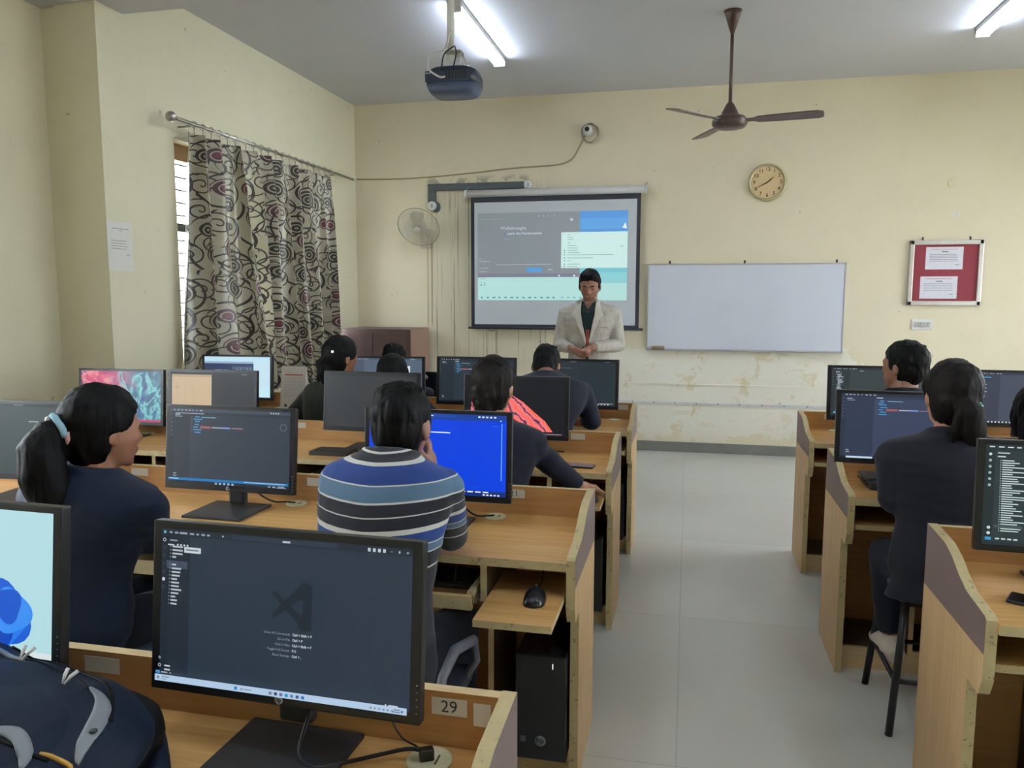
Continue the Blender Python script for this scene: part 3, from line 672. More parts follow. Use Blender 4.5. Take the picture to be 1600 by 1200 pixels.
# left block, row by row from the projection screen back to the camera
desk(-.29, 4.83, 4, -1, 'long wooden computer desk right before the presenter, first row of the block', {0: (-.09, '', .07), 1: (-.84, '', .07)}, {0: (0, .06)}, gx=.13)
desk(-.30, 3.77, 4, -1, 'long wooden computer desk with a phone lying near its aisle end', {0: (-.21, '', .07), 2: (-1.70, '', .07)}, {0: (0, .16)})
d3 = desk(-.295, 2.62, 4, -1, 'long wooden computer desk with a pulled-out tray carrying a black mouse', {0: (-.28, '21', .075), 1: (-1.03, '', .075), 2: (-1.78, '', .075)}, {0: (.05, .22)})
d4 = desk(-.262, 1.21, 4, -1, 'long wooden computer desk nearest the camera, numbered 29 beside a sticker', {0: (-.112, '29', .062), 1: (-.79, '', .075)}, {}, w=.715, lipmat=M_edge2, gx=.133, gy=-.067)
# right block
desk(.635, 4.72, 4, 1, 'long wooden computer desk nearest the whiteboard, across the aisle', {0: (.18, '', .07)}, {}, gx=.20)
desk(.61, 3.57, 4, 1, 'middle wooden computer desk across the aisle, before the seated blazer wearer', {0: (.26, '', .07)}, {0: (.04, 0)}, gx=.34)
desk(.70, 2.43, 4, 1, 'wooden computer desk across the aisle nearest the camera, dark phone lying on it', {0: (.15, '', .07)}, {0: (.04, 0)}, gx=.34)
# sticker and slot label on the nearest desk
s = Screen(.030, .040, -.001); s.b.box((-.015, -.0008, -.02), (.015, 0, .02), M_white); o = s.build('inventory_sticker', d4); o.location = (-.055, -.0225, .804)
b = MB(); b.box((-.055, -.155, ZT), (-.035, -.115, ZT+.0015), M_white); b.build('desk_label', d4)

# ------------------------------------------------------------------ monitors
def cover(w_, h_, d_, m):
    b = MB(); return b
def mon_parts():
    b = MB()
    Wd, Hh = .51, .30
    b.box((-Wd/2, 0, -Hh/2), (Wd/2, .022, Hh/2), M_bezel, bev=.003)
    b.prism([(-.20, -.11), (.20, -.11), (.17, .10), (-.17, .10)], 'y', .022, .045, M_black)
    shell = b.mesh('shell')
    b = MB(); b.box((-.032, .035, -.208), (.032, .062, -.02), M_mblack, bev=.008); b.box((-.05, .02, -.05), (.05, .07, .05), M_mblack, bev=.006); neck = b.mesh('neck')
    b = MB(); b.box((-.112, -.125, 0), (.112, .082, .009), M_mblack, bev=.003); base = b.mesh('base')
    b = MB(); b.lathe([(.0075, 0), (.0075, .0008), (.0001, .0009)], (0, 0, 0), M_silver, 20, 'y'); vs, fs = text_geo('hp', .0105, bold=.0003); b.raw([(p[0], -.0012, p[1]+.001) for p in vs], fs, M_black); logo = b.mesh('logo', False)
    b = MB()
    for i in range(5): b.box((.2475, -.0008, -.085-i*.0115), (.2505, .0005, -.083-i*.0115), M_silver if i == 0 else plain('bezel_mark', srgb(120, 120, 124)))
    marks = b.mesh('marks')
    return shell, neck, base, logo, marks
SHELL, NECK, BASE, LOGO, MARKS = mon_parts()
SW, SH = .474, .2665
def monitor(x, y, yaw, tilt, content, label, zt=ZT, zc=.95, name='monitor', base=None, logo=True):
    t = thing(name, label, 'monitor', (x, y, zt), rad(yaw), 'flat black computer monitors')
    g = bpy.data.objects.new('display', SHELL); C.objects.link(g); g.parent = t; g.location = (0, 0, zc-zt); g.rotation_euler = (rad(-tilt), 0, 0)
    s = Screen(SW, SH, -.0006); content(s); o = s.build('screen', g); o.location = (0, 0, .004)
    if logo:
        o = link('logo', LOGO, g, (0, -.0006, -.1395)); link('control_marks', MARKS, g)
    link('stand_neck', NECK, t, (0, 0, zc-zt))
    o = link('stand_base', BASE, t)
    if base: o.location = (base[0], base[1], 0); o.rotation_euler = (0, 0, rad(base[2]))
    return t
BGD = S(44, 51, 64)
def taskbar(s, col, h=.045, icons=True, ic=None):
    s.rect(0, 1-h, 1, 1, col)
    if icons:
        for i in range(7): s.rect(.46+i*.028, 1-h*.75, .472+i*.028, 1-h*.3, ic or S(150, 190, 225))
def c_big(s):
    s.rect(0, 0, 1, 1, S(41, 53, 66)); s.rect(0, 0, .122, .955, S(33, 42, 53)); s.rect(0, 0, .033, .955, S(30, 38, 49))
    s.rect(0, 0, 1, .045, S(34, 43, 54)); s.rect(.30, .006, .72, .036, S(44, 56, 70))
    for i, (u, w_) in enumerate(((.035, .012), (.058, .014), (.078, .033), (.122, .018), (.15, .01), (.171, .015), (.195, .012))): s.rect(u, .018, u+w_, .030, S(150, 160, 172))
    s.rect(.012, .016, .021, .032, S(90, 190, 190)); s.rect(.505, .017, .535, .029, S(190, 198, 208)); s.disc(.262, .022, .006, S(190, 196, 205))
    for i in range(4): s.rect(.835+i*.019, .012, .845+i*.019, .034, S(190, 198, 206))
    s.rect(.92, .022, .928, .025, S(170, 175, 182)); s.rect(.95, .016, .956, .030, S(180, 185, 190)); s.rect(.98, .018, .987, .028, S(160, 165, 172))
    for i, v in enumerate((.075, .125, .175, .23, .285, .335, .385)): s.disc(.017, v, .012, S(60, 72, 86) if i != 0 and i != 5 else S(190, 200, 208)); s.disc(.017, v, .008, S(30, 38, 49) if i != 5 else S(190, 200, 208))
    s.rect(.043, .068, .075, .077, S(140, 150, 162)); s.rect(.035, .098, .062, .107, S(190, 198, 206))
    for i in range(4): s.disc(.077+i*.014, .1, .007, S(190, 198, 206))
    r = random.Random(2)
    for i, v in enumerate((.122, .145, .168, .19, .24, .265, .288, .311, .334, .357, .38, .403, .426, .449, .472, .495)):
        if i == 4: s.rect(.033, .205, .122, .255, S(62, 74, 92))
        s.rect(.046, v-.014, .050, v-.006, S(140, 150, 160)); s.rect(.056, v-.015, .056+r.uniform(.015, .045) if i not in (0, 11) else .10, v-.004, S(178, 186, 196))
    s.rect(.112, .105, .182, .142, S(200, 208, 214)); s.rect(.119, .118, .172, .128, S(110, 118, 128))
    s.disc(.015, .85, .01, S(120, 130, 142)); s.disc(.015, .90, .012, S(150, 160, 170)); s.disc(.015, .90, .006, S(30, 38, 49))
    s.rect(.036, .895, .06, .905, S(190, 198, 206)); s.rect(.036, .92, .06, .93, S(190, 198, 206)); s.rect(0, .935, .018, .955, S(60, 140, 200)); s.rect(.022, .94, .05, .949, S(150, 160, 170)); s.rect(.06, .94, .066, .949, S(150, 160, 170))
    dk = S(31, 40, 51)   # watermark of the editor
    u0, v0, q = .455, .26, .0
    s.poly([(.475, .345), (.49, .325), (.592, .47), (.60, .46), (.60, .565), (.585, .53)], dk)
    s.poly([(.475, .48), (.49, .50), (.592, .36), (.60, .36), (.60, .27), (.582, .29)], dk)
    s.poly([(.600, .255), (.635, .275), (.635, .555), (.600, .575)], dk); s.poly([(.582, .285), (.603, .255), (.603, .36), (.585, .38)], dk); s.poly([(.582, .47), (.603, .46), (.603, .575), (.582, .545)], dk)
    tx = S(138, 148, 160)
    for i, (a, k_) in enumerate((('Show All Commands', 'Ctrl + Shift + P'), ('Go to File', 'Ctrl + P'), ('Find in Files', 'Ctrl + Shift + F'), ('Toggle Full Screen', 'F11'), ('Show Settings', 'Ctrl + ,'))):
        s.text(.553, .595+i*.034, a, .0058, tx, 'RIGHT'); s.text(.562, .595+i*.034, k_, .0058, S(185, 192, 200), 'LEFT', .0002)
    s.rect(0, .957, 1, 1, S(176, 200, 226)); s.disc(.014, .978, .010, S(120, 135, 150)); s.rect(.03, .968, .062, .974, S(120, 135, 150)); s.rect(.03, .982, .052, .988, S(140, 150, 165))
    s.rect(.335, .968, .347, .99, S(60, 130, 200)); s.disc(.365, .979, .006, S(90, 110, 130)); s.rect(.372, .975, .405, .983, S(140, 155, 172))
    for i, cc in enumerate(((110, 130, 150), (60, 70, 90), (90, 110, 160), (40, 140, 200), (80, 130, 160), (60, 90, 130), (40, 120, 190))): s.rect(.475+i*.0215, .969, .487+i*.0215, .988, S(*cc))
    for i in range(6): s.rect(.865+i*.016, .974, .873+i*.016, .984, S(120, 135, 150))
    s.rect(.955, .967, .978, .973, S(90, 100, 115)); s.rect(.948, .98, .978, .986, S(90, 100, 115)); s.disc(.985, .977, .007, S(60, 80, 110))
    s.rect(.935, .945, .97, .952, S(190, 198, 206)); s.disc(.925, .947, .005, S(220, 225, 230))
def editor(s, top=True, seed=1, bgc=(46, 53, 65), tb=(32, 38, 50), status=None, tabs=(), code=True, side=.16, bar=None, icon=(150, 185, 215), tree=None):
    s.rect(0, 0, 1, 1, S(*bgc)); s.rect(0, .04, side, .95, S(*[int(c*.86) for c in bgc])); s.rect(0, .04, .035, .95, S(*[int(c*.78) for c in bgc]))
    s.rect(0, 0, 1, .045, S(*tb)); r = random.Random(seed); wh = S(176, 184, 194)
    for i in range(8): s.rect(.03+i*.032, .016, .03+i*.032+r.uniform(.010, .024), .028, wh)
    for i in range(4): s.rect(.84+i*.02, .012, .850+i*.02, .032, wh)
    for i in range(6): s.disc(.017, .08+i*.055, .010, S(110, 122, 138)); s.disc(.017, .08+i*.055, .006, S(*[int(c*.78) for c in bgc]))
    s.rect(.045, .075, .09, .086, wh); s.rect(.045, .10, .11, .111, S(130, 140, 152))
    if tree:
        for i in range(tree): s.rect(.055+r.choice([0, .012]), .135+i*.024, .075+r.uniform(.01, .06), .148+i*.024, wh)
    if code:
        cu = side+.035
        s.rect(side, .045, 1, .08, S(*[int(c*.9) for c in bgc])); s.rect(side+.02, .055, side+.07, .07, wh)
        s.rect(side+.01, .1, side+.014, .33, S(70, 80, 95))
        for i, v in enumerate((.10, .13, .16, .20, .235, .27, .305)):
            s.rect(side+.02, v, side+.026, v+.012, S(90, 102, 120)); s.rect(cu+r.choice([0, .012]), v, cu+r.uniform(.03, .075), v+.013, S(78, 150, 200))
        s.rect(cu+.06, .225, cu+.15, .258, S(150, 90, 96)); s.rect(cu+.16, .235, cu+.24, .247, S(190, 196, 204)); s.rect(cu+.24, .23, cu+.31, .251, S(120, 150, 210)); s.rect(cu+.32, .236, cu+.42, .246, S(170, 130, 140))
        s.rect(cu+.07, .105, cu+.19, .115, S(120, 170, 190))
    if status: s.rect(0, .925, 1, .958, S(*status)); s.rect(.64, .934, .98, .944, S(170, 205, 230)); s.rect(.01, .934, .09, .944, S(190, 220, 235))
    s.rect(0, .958, 1, 1, S(*(bar or (26, 32, 42))))
    for i in range(5): s.rect(.40+i*.035, .966, .418+i*.035, .992, S(*icon))
    s.rect(.84, .97, .86, .985, wh); s.rect(.875, .97, .90, .985, wh); s.rect(.92, .965, .97, .974, wh); s.rect(.91, .98, .985, .989, wh)
    s.rect(.045, .865, .07, .875, wh); s.rect(.045, .895, .075, .905, wh)
def dark(s, col=(44, 58, 60), marks=True):
    s.rect(0, 0, 1, 1, S(*col)); s.rect(0, 0, 1, .04, S(*[int(c*.8) for c in col]))
    if marks:
        s.rect(.42, .014, .50, .026, S(110, 120, 122)); s.rect(.86, .014, .93, .026, S(110, 120, 122)); s.rect(.02, .24, .12, .255, S(110, 122, 124)); s.rect(.14, .24, .28, .252, S(80, 92, 94))
        s.rect(.80, .94, .97, .955, S(150, 158, 162))
def c_left(s): dark(s, (48, 62, 64)); s.rect(.55, .24, .64, .255, S(150, 160, 160)); s.rect(.66, .24, .80, .252, S(90, 102, 104))
def c_bloom(s):
    s.rect(0, 0, 1, 1, S(172, 216, 224)); s.rect(.5, 0, 1, 1, S(178, 219, 226)); s.rect(0, .955, 1, 1, S(214, 226, 228))
    pal = [(24, 96, 214), (40, 122, 232), (16, 74, 190), (58, 142, 240), (20, 88, 205), (46, 128, 236)]
    cx, cy = .765, .73
    for k_, (rr, a0) in enumerate(((.23, .1), (.21, .6), (.185, 1.2), (.155, 1.9), (.12, 2.5), (.08, 3.3))):
        pts = []
        for i in range(28):
            a = 2*PI*i/28; r_ = rr*(1+.13*math.sin(3*a+a0*4)); pts.append((cx+.02*k_*math.cos(a0*3)+r_*math.cos(a)*SH/SW, min(.953, cy+.02*k_*math.sin(a0*2)+r_*math.sin(a))))
        s.poly(pts, S(*pal[k_]))
        arc = [(cx+.02*k_*math.cos(a0*3)+rr*.86*math.cos(a)*SH/SW, min(.95, cy-rr*.80*math.sin(a))) for a in [a0+.12*j for j in range(9)]]
        s.poly(arc+[(u*.985+.008, v+.012) for u, v in arc[::-1]], S(96, 176, 248))
def c_blue(s):
    s.rect(0, 0, 1, 1, S(0, 66, 224)); s.rect(0, 0, 1, .075, S(22, 62, 150)); s.rect(.42, .02, .5, .034, S(230, 236, 245)); s.rect(.35, .01, .64, .045, S(30, 72, 170)); s.rect(.425, .02, .475, .032, S(235, 240, 250))
    for i in range(5): s.rect(.80+i*.028, .016, .815+i*.028, .036, S(220, 230, 245))
    s.rect(.955, .06, .965, .072, S(225, 232, 245)); s.rect(.965, .10, .972, .80, S(110, 160, 240)); s.rect(.90, .13, .945, .136, S(90, 140, 235))
    s.rect(.05, .115, .14, .125, S(180, 205, 245)); s.rect(.05, .225, .58, .237, S(225, 232, 250)); s.rect(.28, .225, .32, .238, S(235, 170, 190)); s.rect(.32, .223, .45, .240, S(250, 252, 255)); s.rect(.47, .226, .60, .238, S(236, 242, 255))
    s.rect(0, .93, 1, 1, S(12, 44, 120)); s.rect(.35, .935, 1, .938, S(40, 90, 210))
    for i in range(9): s.rect(.40+i*.055, .94, .44+i*.055, .955, S(236, 240, 250))
    for i in range(5): s.rect(.84+i*.026, .972, .855+i*.026, .988, S(240, 244, 250))
def wave_mat(name, stops, sc_, dist, det=3, direction='X', ns=3, emis=1.0):
    k = NT(name); v = k.coord('Object'); nx = k.n('ShaderNodeTexWave', wave_type='BANDS', bands_direction=direction)
    k.l(v, nx.inputs['Vector']); nx.inputs['Scale'].default_value = sc_; nx.inputs['Distortion'].default_value = dist; nx.inputs['Detail'].default_value = det; nx.inputs['Detail Scale'].default_value = ns
    c = k.ramp(nx.outputs['Fac'], [(p, srgb(*q)) for p, q in stops]); k.base((.004, .004, .004, 1)); k.l(c, k.b.inputs['Emission Color']); k.b.inputs['Emission Strength'].default_value = emis; k.b.inputs['Roughness'].default_value = .4
    return k.m
def art_mat():
    k = NT('marbled_picture'); v = k.coord('Object'); x, y, z = k.sep(v)
    n = k.noise(k.scale(v, (1, 1, 1.4)), 6, 3, .5, 1.6); n2 = k.noise(k.scale(v, (1.4, 1, 1)), 8, 3, .55, 1.4)
    a = k.ramp(n, [(.25, srgb(70, 40, 110)), (.42, srgb(214, 60, 112)), (.5, srgb(240, 140, 150)), (.56, srgb(120, 60, 120)), (.7, srgb(56, 60, 120))])
    b2 = k.ramp(n2, [(.28, srgb(24, 50, 92)), (.45, srgb(44, 110, 140)), (.53, srgb(120, 205, 205)), (.58, srgb(40, 110, 150)), (.75, srgb(40, 50, 110))])
    m = k.math('ADD', k.math('MULTIPLY', x, 5.0), k.math('ADD', k.math('MULTIPLY', k.math('SUBTRACT', n, .5), 1.2), .55), clamp=True)
    c = k.mix(m, a, b2); k.base((.004, .004, .004, 1)); k.l(c, k.b.inputs['Emission Color']); k.b.inputs['Emission Strength'].default_value = .9; k.b.inputs['Roughness'].default_value = .4
    return k.m
def c_art(s):
    s.rect(0, 0, 1, 1, art_mat()); s.rect(0, .955, 1, 1, S(190, 60, 110))
    for i in range(4): s.rect(.03, .05+i*.11, .05, .08+i*.11, S(200, 190, 210))
def c_pink(s):
    s.rect(0, 0, 1, 1, S(20, 22, 27))
    m = wave_mat('pink_ribbon_picture', [(0, (250, 90, 80)), (.25, (255, 150, 110)), (.4, (240, 80, 130)), (.5, (120, 40, 140)), (.56, (250, 190, 200)), (.7, (235, 60, 90)), (.85, (255, 130, 120)), (1, (60, 30, 70))], 10, 3.4, 2, 'DIAGONAL', 2.0)
    pts = [(.02, .95), (.05, .35), (.10, .23), (.20, .17), (.32, .20), (.45, .28), (.58, .42), (.70, .60), (.80, .74), (.88, .93)]
    s.poly([(.02, .95)]+[p for p in pts[1:]], m); s.rect(0, .955, 1, 1, S(36, 22, 34)); s.rect(.78, .965, .97, .98, S(150, 130, 150))
def c_beige(s):
    s.rect(0, 0, 1, 1, S(34, 38, 44)); s.rect(.02, .05, .50, .74, S(196, 172, 138)); s.rect(.02, .05, .50, .10, S(178, 156, 124))
    for i in range(4): s.rect(.08+i*.1, .2, .083+i*.1, .7, S(176, 152, 120))
    s.rect(.06, .30, .12, .31, S(120, 104, 84)); s.rect(.86, .03, .92, .045, S(110, 116, 122))
def c_web(s):
    s.rect(0, 0, 1, 1, S(52, 64, 96)); s.rect(0, 0, 1, .12, S(190, 225, 240)); s.rect(0, .12, 1, .17, S(150, 175, 205)); s.rect(.75, .10, 1, 1, S(196, 226, 238)); s.rect(0, .72, 1, 1, S(196, 232, 240))
    s.rect(.06, .17, .74, .72, S(50, 62, 96)); s.rect(.17, .33, .27, .37, S(210, 222, 240)); s.rect(.285, .33, .36, .37, S(210, 222, 240)); s.rect(.20, .45, .36, .55, S(50, 140, 210)); s.rect(.42, .22, .74, .62, S(66, 82, 112))
    for i in range(6): s.rect(.44+i*.05, .26, .47+i*.05, .30+(i % 3)*.08, S(110, 126, 146))
def c_far(s): editor(s, seed=9, bgc=(84, 98, 116), tb=(70, 84, 100), side=.2, code=False); s.rect(0, .35, .5, .38, S(120, 145, 165)); s.rect(.78, .18, .84, .9, S(225, 230, 235))
def c_vs1(s): editor(s, seed=4, bgc=(44, 54, 64), side=.2)
def c_dk(s): dark(s, (40, 50, 56)); s.rect(0, .0, .2, .955, S(36, 45, 52)); [s.rect(.3+i*.03, .16, .32+i*.03, .17, S(120, 132, 140)) for i in range(5)]; [s.rect(.70+i*.04, .955, .72+i*.04, .975, S(200, 206, 210)) for i in range(6)]
def c_tree(s):
    s.rect(0, 0, 1, 1, S(46, 58, 58)); s.rect(0, 0, 1, .06, S(40, 50, 52)); s.rect(0, .06, .05, .93, S(36, 46, 48)); wh = S(196, 214, 212); r = random.Random(12)
    for i in range(12): s.rect(.02+i*.045, .02, .04+i*.045+r.uniform(0, .012), .032, wh)
    for i in range(6): s.disc(.025, .10+i*.062, .014, S(150, 170, 170) if i != 0 else wh)
    s.rect(.06, .08, .12, .09, wh); s.rect(.06, .115, .10, .127, wh)
    for i in range(32):
        v = .155+i*.0225; s.rect(.075, v, .078, v+.010, wh); s.rect(.084, v, .11+r.uniform(.02, .11), v+.010, wh)
        if i % 3 == 0: s.rect(.235, v, .239, v+.008, wh)
    s.rect(.05, .80, .19, .825, S(70, 86, 88)); s.disc(.025, .83, .016, wh); s.disc(.025, .885, .016, wh)
    s.rect(.01, .925, .04, .955, S(60, 150, 200)); [s.rect(.06+i*.03, .93, .08+i*.03, .945, wh) for i in range(4)]; s.rect(0, .965, 1, 1, S(40, 50, 56)); [s.rect(.3+i*.05, .97, .33+i*.05, .99, S(150, 190, 210)) for i in range(7)]
def c_code2(s): editor(s, seed=6, bgc=(58, 68, 92), tb=(44, 50, 64), side=.26, bar=(28, 32, 42)); s.rect(.05, .962, .26, .99, S(190, 215, 230)); [s.rect(.29+i*.045, .965, .31+i*.045, .988, S(215, 225, 235)) for i in range(7)]
def c_code3(s): editor(s, seed=8, bgc=(58, 66, 68), tb=(46, 52, 56), side=.2, code=False, tree=16); s.rect(.30, .055, .34, .07, S(150, 160, 165)); s.rect(.03, .9, .13, .93, S(90, 170, 220))
def c_code4(s): editor(s, seed=15, bgc=(68, 74, 92), tb=(50, 54, 66), side=.26, code=False, tree=17); s.rect(.05, .09, .17, .105, S(90, 170, 220)); [s.rect(.15+i*.035, .96, .165+i*.035, .985, S(225, 232, 238)) for i in range(7)]
def c_vs2(s): editor(s, seed=3, bgc=(48, 56, 68), status=(20, 116, 180), side=.17, tb=(62, 70, 84)); s.disc(.955, .20, .05, S(92, 100, 114)); s.disc(.955, .20, .038, S(48, 56, 68)); s.rect(.06, .055, .30, .068, S(140, 150, 162))
big = monitor(-.635, 1.107, -1.7, 5.6, c_big, 'large near monitor showing a dark empty editor with a faint ribbon logo', zc=.9858); big.scale = (.96,)*3
near = monitor(-1.286, 1.10, -2, 5.6, c_bloom, 'near monitor with a pale blue desktop and a blue petal swirl, behind the backpack', zc=1.004); near.scale = (.96,)*3
monitor(-1.565, 2.416, -.7, 6, c_vs2, 'monitor with code and a blue status bar, right of the ponytailed student', zc=.961)
monitor(-.80, 2.42, 0, 4, c_blue, 'monitor with a bright royal blue screen in front of the striped sweater', zc=.975)
monitor(-2.43, 2.42, 4, 4, c_left, 'dark greenish monitor at the photo edge behind the ponytailed student', zc=.955)
monitor(-.785, 3.57, 0, 4, c_pink, 'monitor with a black desktop and coral pink ribbon picture', zc=.972)
monitor(-1.53, 3.60, 0, 6, lambda s: dark(s, (46, 50, 52), False), 'blank dark grey monitor just beyond the striped sweater wearer', zc=.972, logo=False)
monitor(-2.40, 3.57, 2, 5, c_beige, 'dark monitor with a beige window in its left half', zc=.965)
monitor(-2.945, 3.57, 2, 5, c_art, 'monitor with a swirling pink and teal abstract wallpaper', zc=.958)
monitor(-2.915, 4.63, 2, 4, c_web, 'bright monitor with a web page standing before the curtain', zc=.955)
monitor(-1.865, 4.63, 6, 4, c_far, 'pale grey-blue monitor facing the far-row student with black long hair', zc=.965)
monitor(-1.27, 4.63, 0, 4, c_vs1, 'dark code monitor in the first row, left of the tied-hair student', zc=.972)
monitor(-.645, 4.63, -2, 4, c_dk, 'dark monitor in front of the presenter, partly behind the bent-over student', zc=.972)
monitor(1.01, 4.50, 0, 4, c_code3, 'grey-green code monitor across the aisle by the young man in profile', zc=.975)
monitor(.86, 3.37, -2, 4, c_code2, 'slate blue code monitor in front of the seated dark blazer student', zc=.968)
monitor(1.715, 4.50, -2, 4, c_code4, 'code monitor below the notice board, farther from the aisle', zc=.965)
monitor(1.02, 2.25, -3, 4, c_tree, 'near monitor listing a long column of white file names', zc=.972)

# ------------------------------------------------------------------ cables, keyboard, mice, towers, small things
def cable(pts, label, r=.0035, m=None, group=None):
    # smooth the given points
    P = [Vector(p) for p in pts]; Q = []
    for i in range(len(P)-1):
        a, b_, c, d = P[max(i-1, 0)], P[i], P[i+1], P[min(i+2, len(P)-1)]
        for k_ in range(8):
            u = k_/8; Q.append(.5*((2*b_)+(c-a)*u+(2*a-5*b_+4*c-d)*u*u+(3*b_-a-3*c+d)*u**3))
    Q.append(P[-1]); q = MB(); q.tube(Q, r, m or M_cable, 8); return tag(q.build('cable'), label, 'cable', group)
def plug(root_o, x, y):
    pass
cable([(-.60, 1.20, .86), (-.605, 1.13, .79), (-.60, 1.09, .756), (-.565, 1.075, .7475), (-.52, 1.10, .7475), (-.47, 1.13, .75), (-.43, 1.14, .758), (-.405, 1.14, .757), (-.398, 1.14, .745)], 'thick black cable from the large near monitor into the grommet', .0035)
cable([(-.50, 1.19, .85), (-.48, 1.175, .80), (-.45, 1.16, .765), (-.42, 1.15, .758), (-.40, 1.142, .745)], 'thin black cable dropping from the near monitor corner to the grommet', .0018)
q = MB(); q.box((-.012, -.008, 0), (.012, .008, .020), M_black, bev=.003); o = q.build('plug'); o.location = (-.399, 1.14, .7435); o.rotation_euler = (0, 0, .5); tag(o, 'black plug pushed into the cream grommet beside number 29', 'plug')
cable([(-.76, 2.48, .88), (-.735, 2.485, .80), (-.69, 2.50, .755), (-.65, 2.53, .748), (-.635, 2.545, .745)], 'black cable from the blue-screen monitor down into its grommet', .0035)
cable([(-1.53, 2.48, .86), (-1.50, 2.49, .79), (-1.46, 2.52, .752), (-1.42, 2.54, .747), (-1.385, 2.545, .745)], 'thin black cable looping from the blue status bar monitor to a grommet', .003)
cable([(-.74, 3.63, .86), (-.70, 3.66, .79), (-.62, 3.68, .75), (-.57, 3.69, .7455)], 'thin black cable on the desk under the pink picture monitor', .003)
def mouse(x, y, z, rz, label, wire=True):
    t = thing('mouse', label, 'mouse', (x, y, z), rad(rz), 'black computer mice')
    rings = []
    for v, wd, h in ((-.055, .010, .010), (-.048, .024, .022), (-.03, .031, .032), (0, .032, .037), (.025, .030, .033), (.045, .026, .024), (.055, .014, .012)):
        rings.append([(wd*math.cos(PI*j/12)*1.0, v, .001+h*math.sin(PI*j/12)) for j in range(13)]+[(-wd*.8+wd*1.6*j/4, v, 0) for j in range(1, 4)])
    b = MB(True); b.loft(rings, plain('mouse_shell', srgb(30, 30, 33), .3)); b.build('shell', t)
    b = MB(); b.tube([(-.004, .028, .0335), (.004, .028, .0335)], .006, M_mblack, 12); b.build('scroll_wheel', t)
    if wire: b = MB(); b.tube([(0, .055, .012), (0, .08, .006), (.004, .14, .004), (.006, .17, .02), (.004, .2, .05)], .0018, M_cable, 6); b.build('wire', t)
    return t
mouse(-.405, 2.105, .6325, 4, 'black mouse on the pulled-out tray above the tower')
mouse(-.385, 3.195, .6325, -20, 'black mouse under the hand of the tied-hair student', False)
t = thing('keyboard', 'black keyboard in the open drawer below the striped sweater wearer', 'keyboard', (-.795, 2.27, .609))
b = MB(); b.box((-.19, -.07, 0), (.19, .07, .016), M_black, bev=.003); b.build('case', t)
b = MB(); kc = plain('keycap', srgb(36, 36, 39), .55)
for r_ in range(5):
    for c_ in range(20): b.box((-.183+c_*.0184, -.062+r_*.025, .016), (-.168+c_*.0184, -.042+r_*.025, .022), kc)
o = b.build('keycaps', t); o['kind'] = 'stuff'
cable([(-.70, 2.36, .632), (-.70, 2.30, .68), (-.68, 2.24, .665), (-.672, 2.20, .635)], 'loose thin grey wire looping over the keyboard drawer', .0016, plain('grey_wire', srgb(120, 120, 120)))
def tower(x, y, z, label, logo):
    t = thing('computer_tower', label, 'computer tower', (x, y, z), 0, 'black computer towers')
    b = MB(); b.box((-.0775, .012, 0), (.0775, .29, .335), M_black, bev=.004); b.build('case', t)
    b = MB(); b.box((-.0775, 0, 0), (.0775, .014, .335), plain('tower_front', srgb(20, 20, 22), .45), bev=.004)
    for i in range(8): b.box((-.06+i*.0, -.001, .20), (-.058, .001, .21), M_black)
    b.build('front_panel', t)
    b = MB(); b.box((.036, -.0015, .295), (.0385, .0, .312), emit((.9, .95, 1, 1), 1.2)); b.build('power_light', t)
    if logo:
        b = MB(); lm = plain('grey_logo', srgb(120, 124, 130), .4, .4); b.lathe([(.017, 0), (.017, .001), (.0001, .0011)], (.0, 0, .062), lm, 28, 'y'); vs, fs = text_geo('hp', .024, bold=.0005); b.raw([(p[0], -.0016, .0645+p[1]) for p in vs], fs, plain('tower_front', srgb(20, 20, 22))); b.build('logo', t, fix=False)
        b = MB(); b.box((-.062, -.001, .055), (-.045, 0, .073), plain('sticker_grey', srgb(84, 86, 94), .4)); b.build('sticker', t)
tower(-.405, 2.2, .089, 'black computer tower under the desk with the pulled-out mouse tray', True)
tower(-.42, 3.36, .089, 'black computer tower with a small white light, second desk row from the presenter', False)
tower(-.41, 4.42, .089, 'black computer tower under the desk nearest the presenter', False)
def phone(x, y, rz, label, c):
    t = thing('phone', label, 'phone', (x, y, ZT+.0005), rad(rz)); b = MB(); b.box((-.037, -.075, 0), (.037, .075, .008), plain('phone_body', srgb(34, 34, 38), .35), bev=.003); b.build('body', t)
    b = MB(); b.box((-.034, -.071, .008), (.034, .071, .0088), c, bev=.0002); b.build('face', t)
phone(-.463, 3.40, 86, 'pinkish phone lying on the desk beyond the hand on the mouse', plain('phone_face_pink', srgb(150, 128, 132), .2))
phone(.875, 2.09, 62, 'dark phone lying on the near desk across the aisle', plain('phone_face_dark', srgb(24, 24, 28), .15))
t = thing('power_adapter', 'black power adapter box on the desk beside the blazer student', 'power adapter', (.765, 3.33, ZT)); b = MB(); b.box((-.05, -.10, 0), (.09, .07, .032), M_mblack, bev=.006); b.box((-.06, -.06, .032), (.07, .08, .040), M_black, bev=.003); b.build('case', t)
b = MB(); b.tube([(-.05, .05, .01), (-.07, .02, .03), (-.065, -.04, .03), (-.05, -.07, .012)], .004, M_cable, 8); b.build('lead', t)
t = thing('keyring', 'small metal keyring on the desk in front of the code monitor base', 'keyring', (-1.60, 2.235, ZT)); b = MB(); b.tube([(.012*math.cos(a*PI/8), .012*math.sin(a*PI/8), .002) for a in range(17)], .0012, M_steel, 6); b.box((.01, -.004, .0), (.05, .006, .002), M_steel); b.box((-.055, -.01, .0), (-.012, .01, .008), M_black, bev=.002); b.build('key', t)
t = thing('notepad', 'dark closed notebook on the desk beyond the striped sweater shoulder', 'notebook', (-1.66, 3.42, ZT)); b = MB(); b.box((-.09, -.06, 0), (.10, .07, .018), M_mblack, bev=.003); b.build('cover', t)
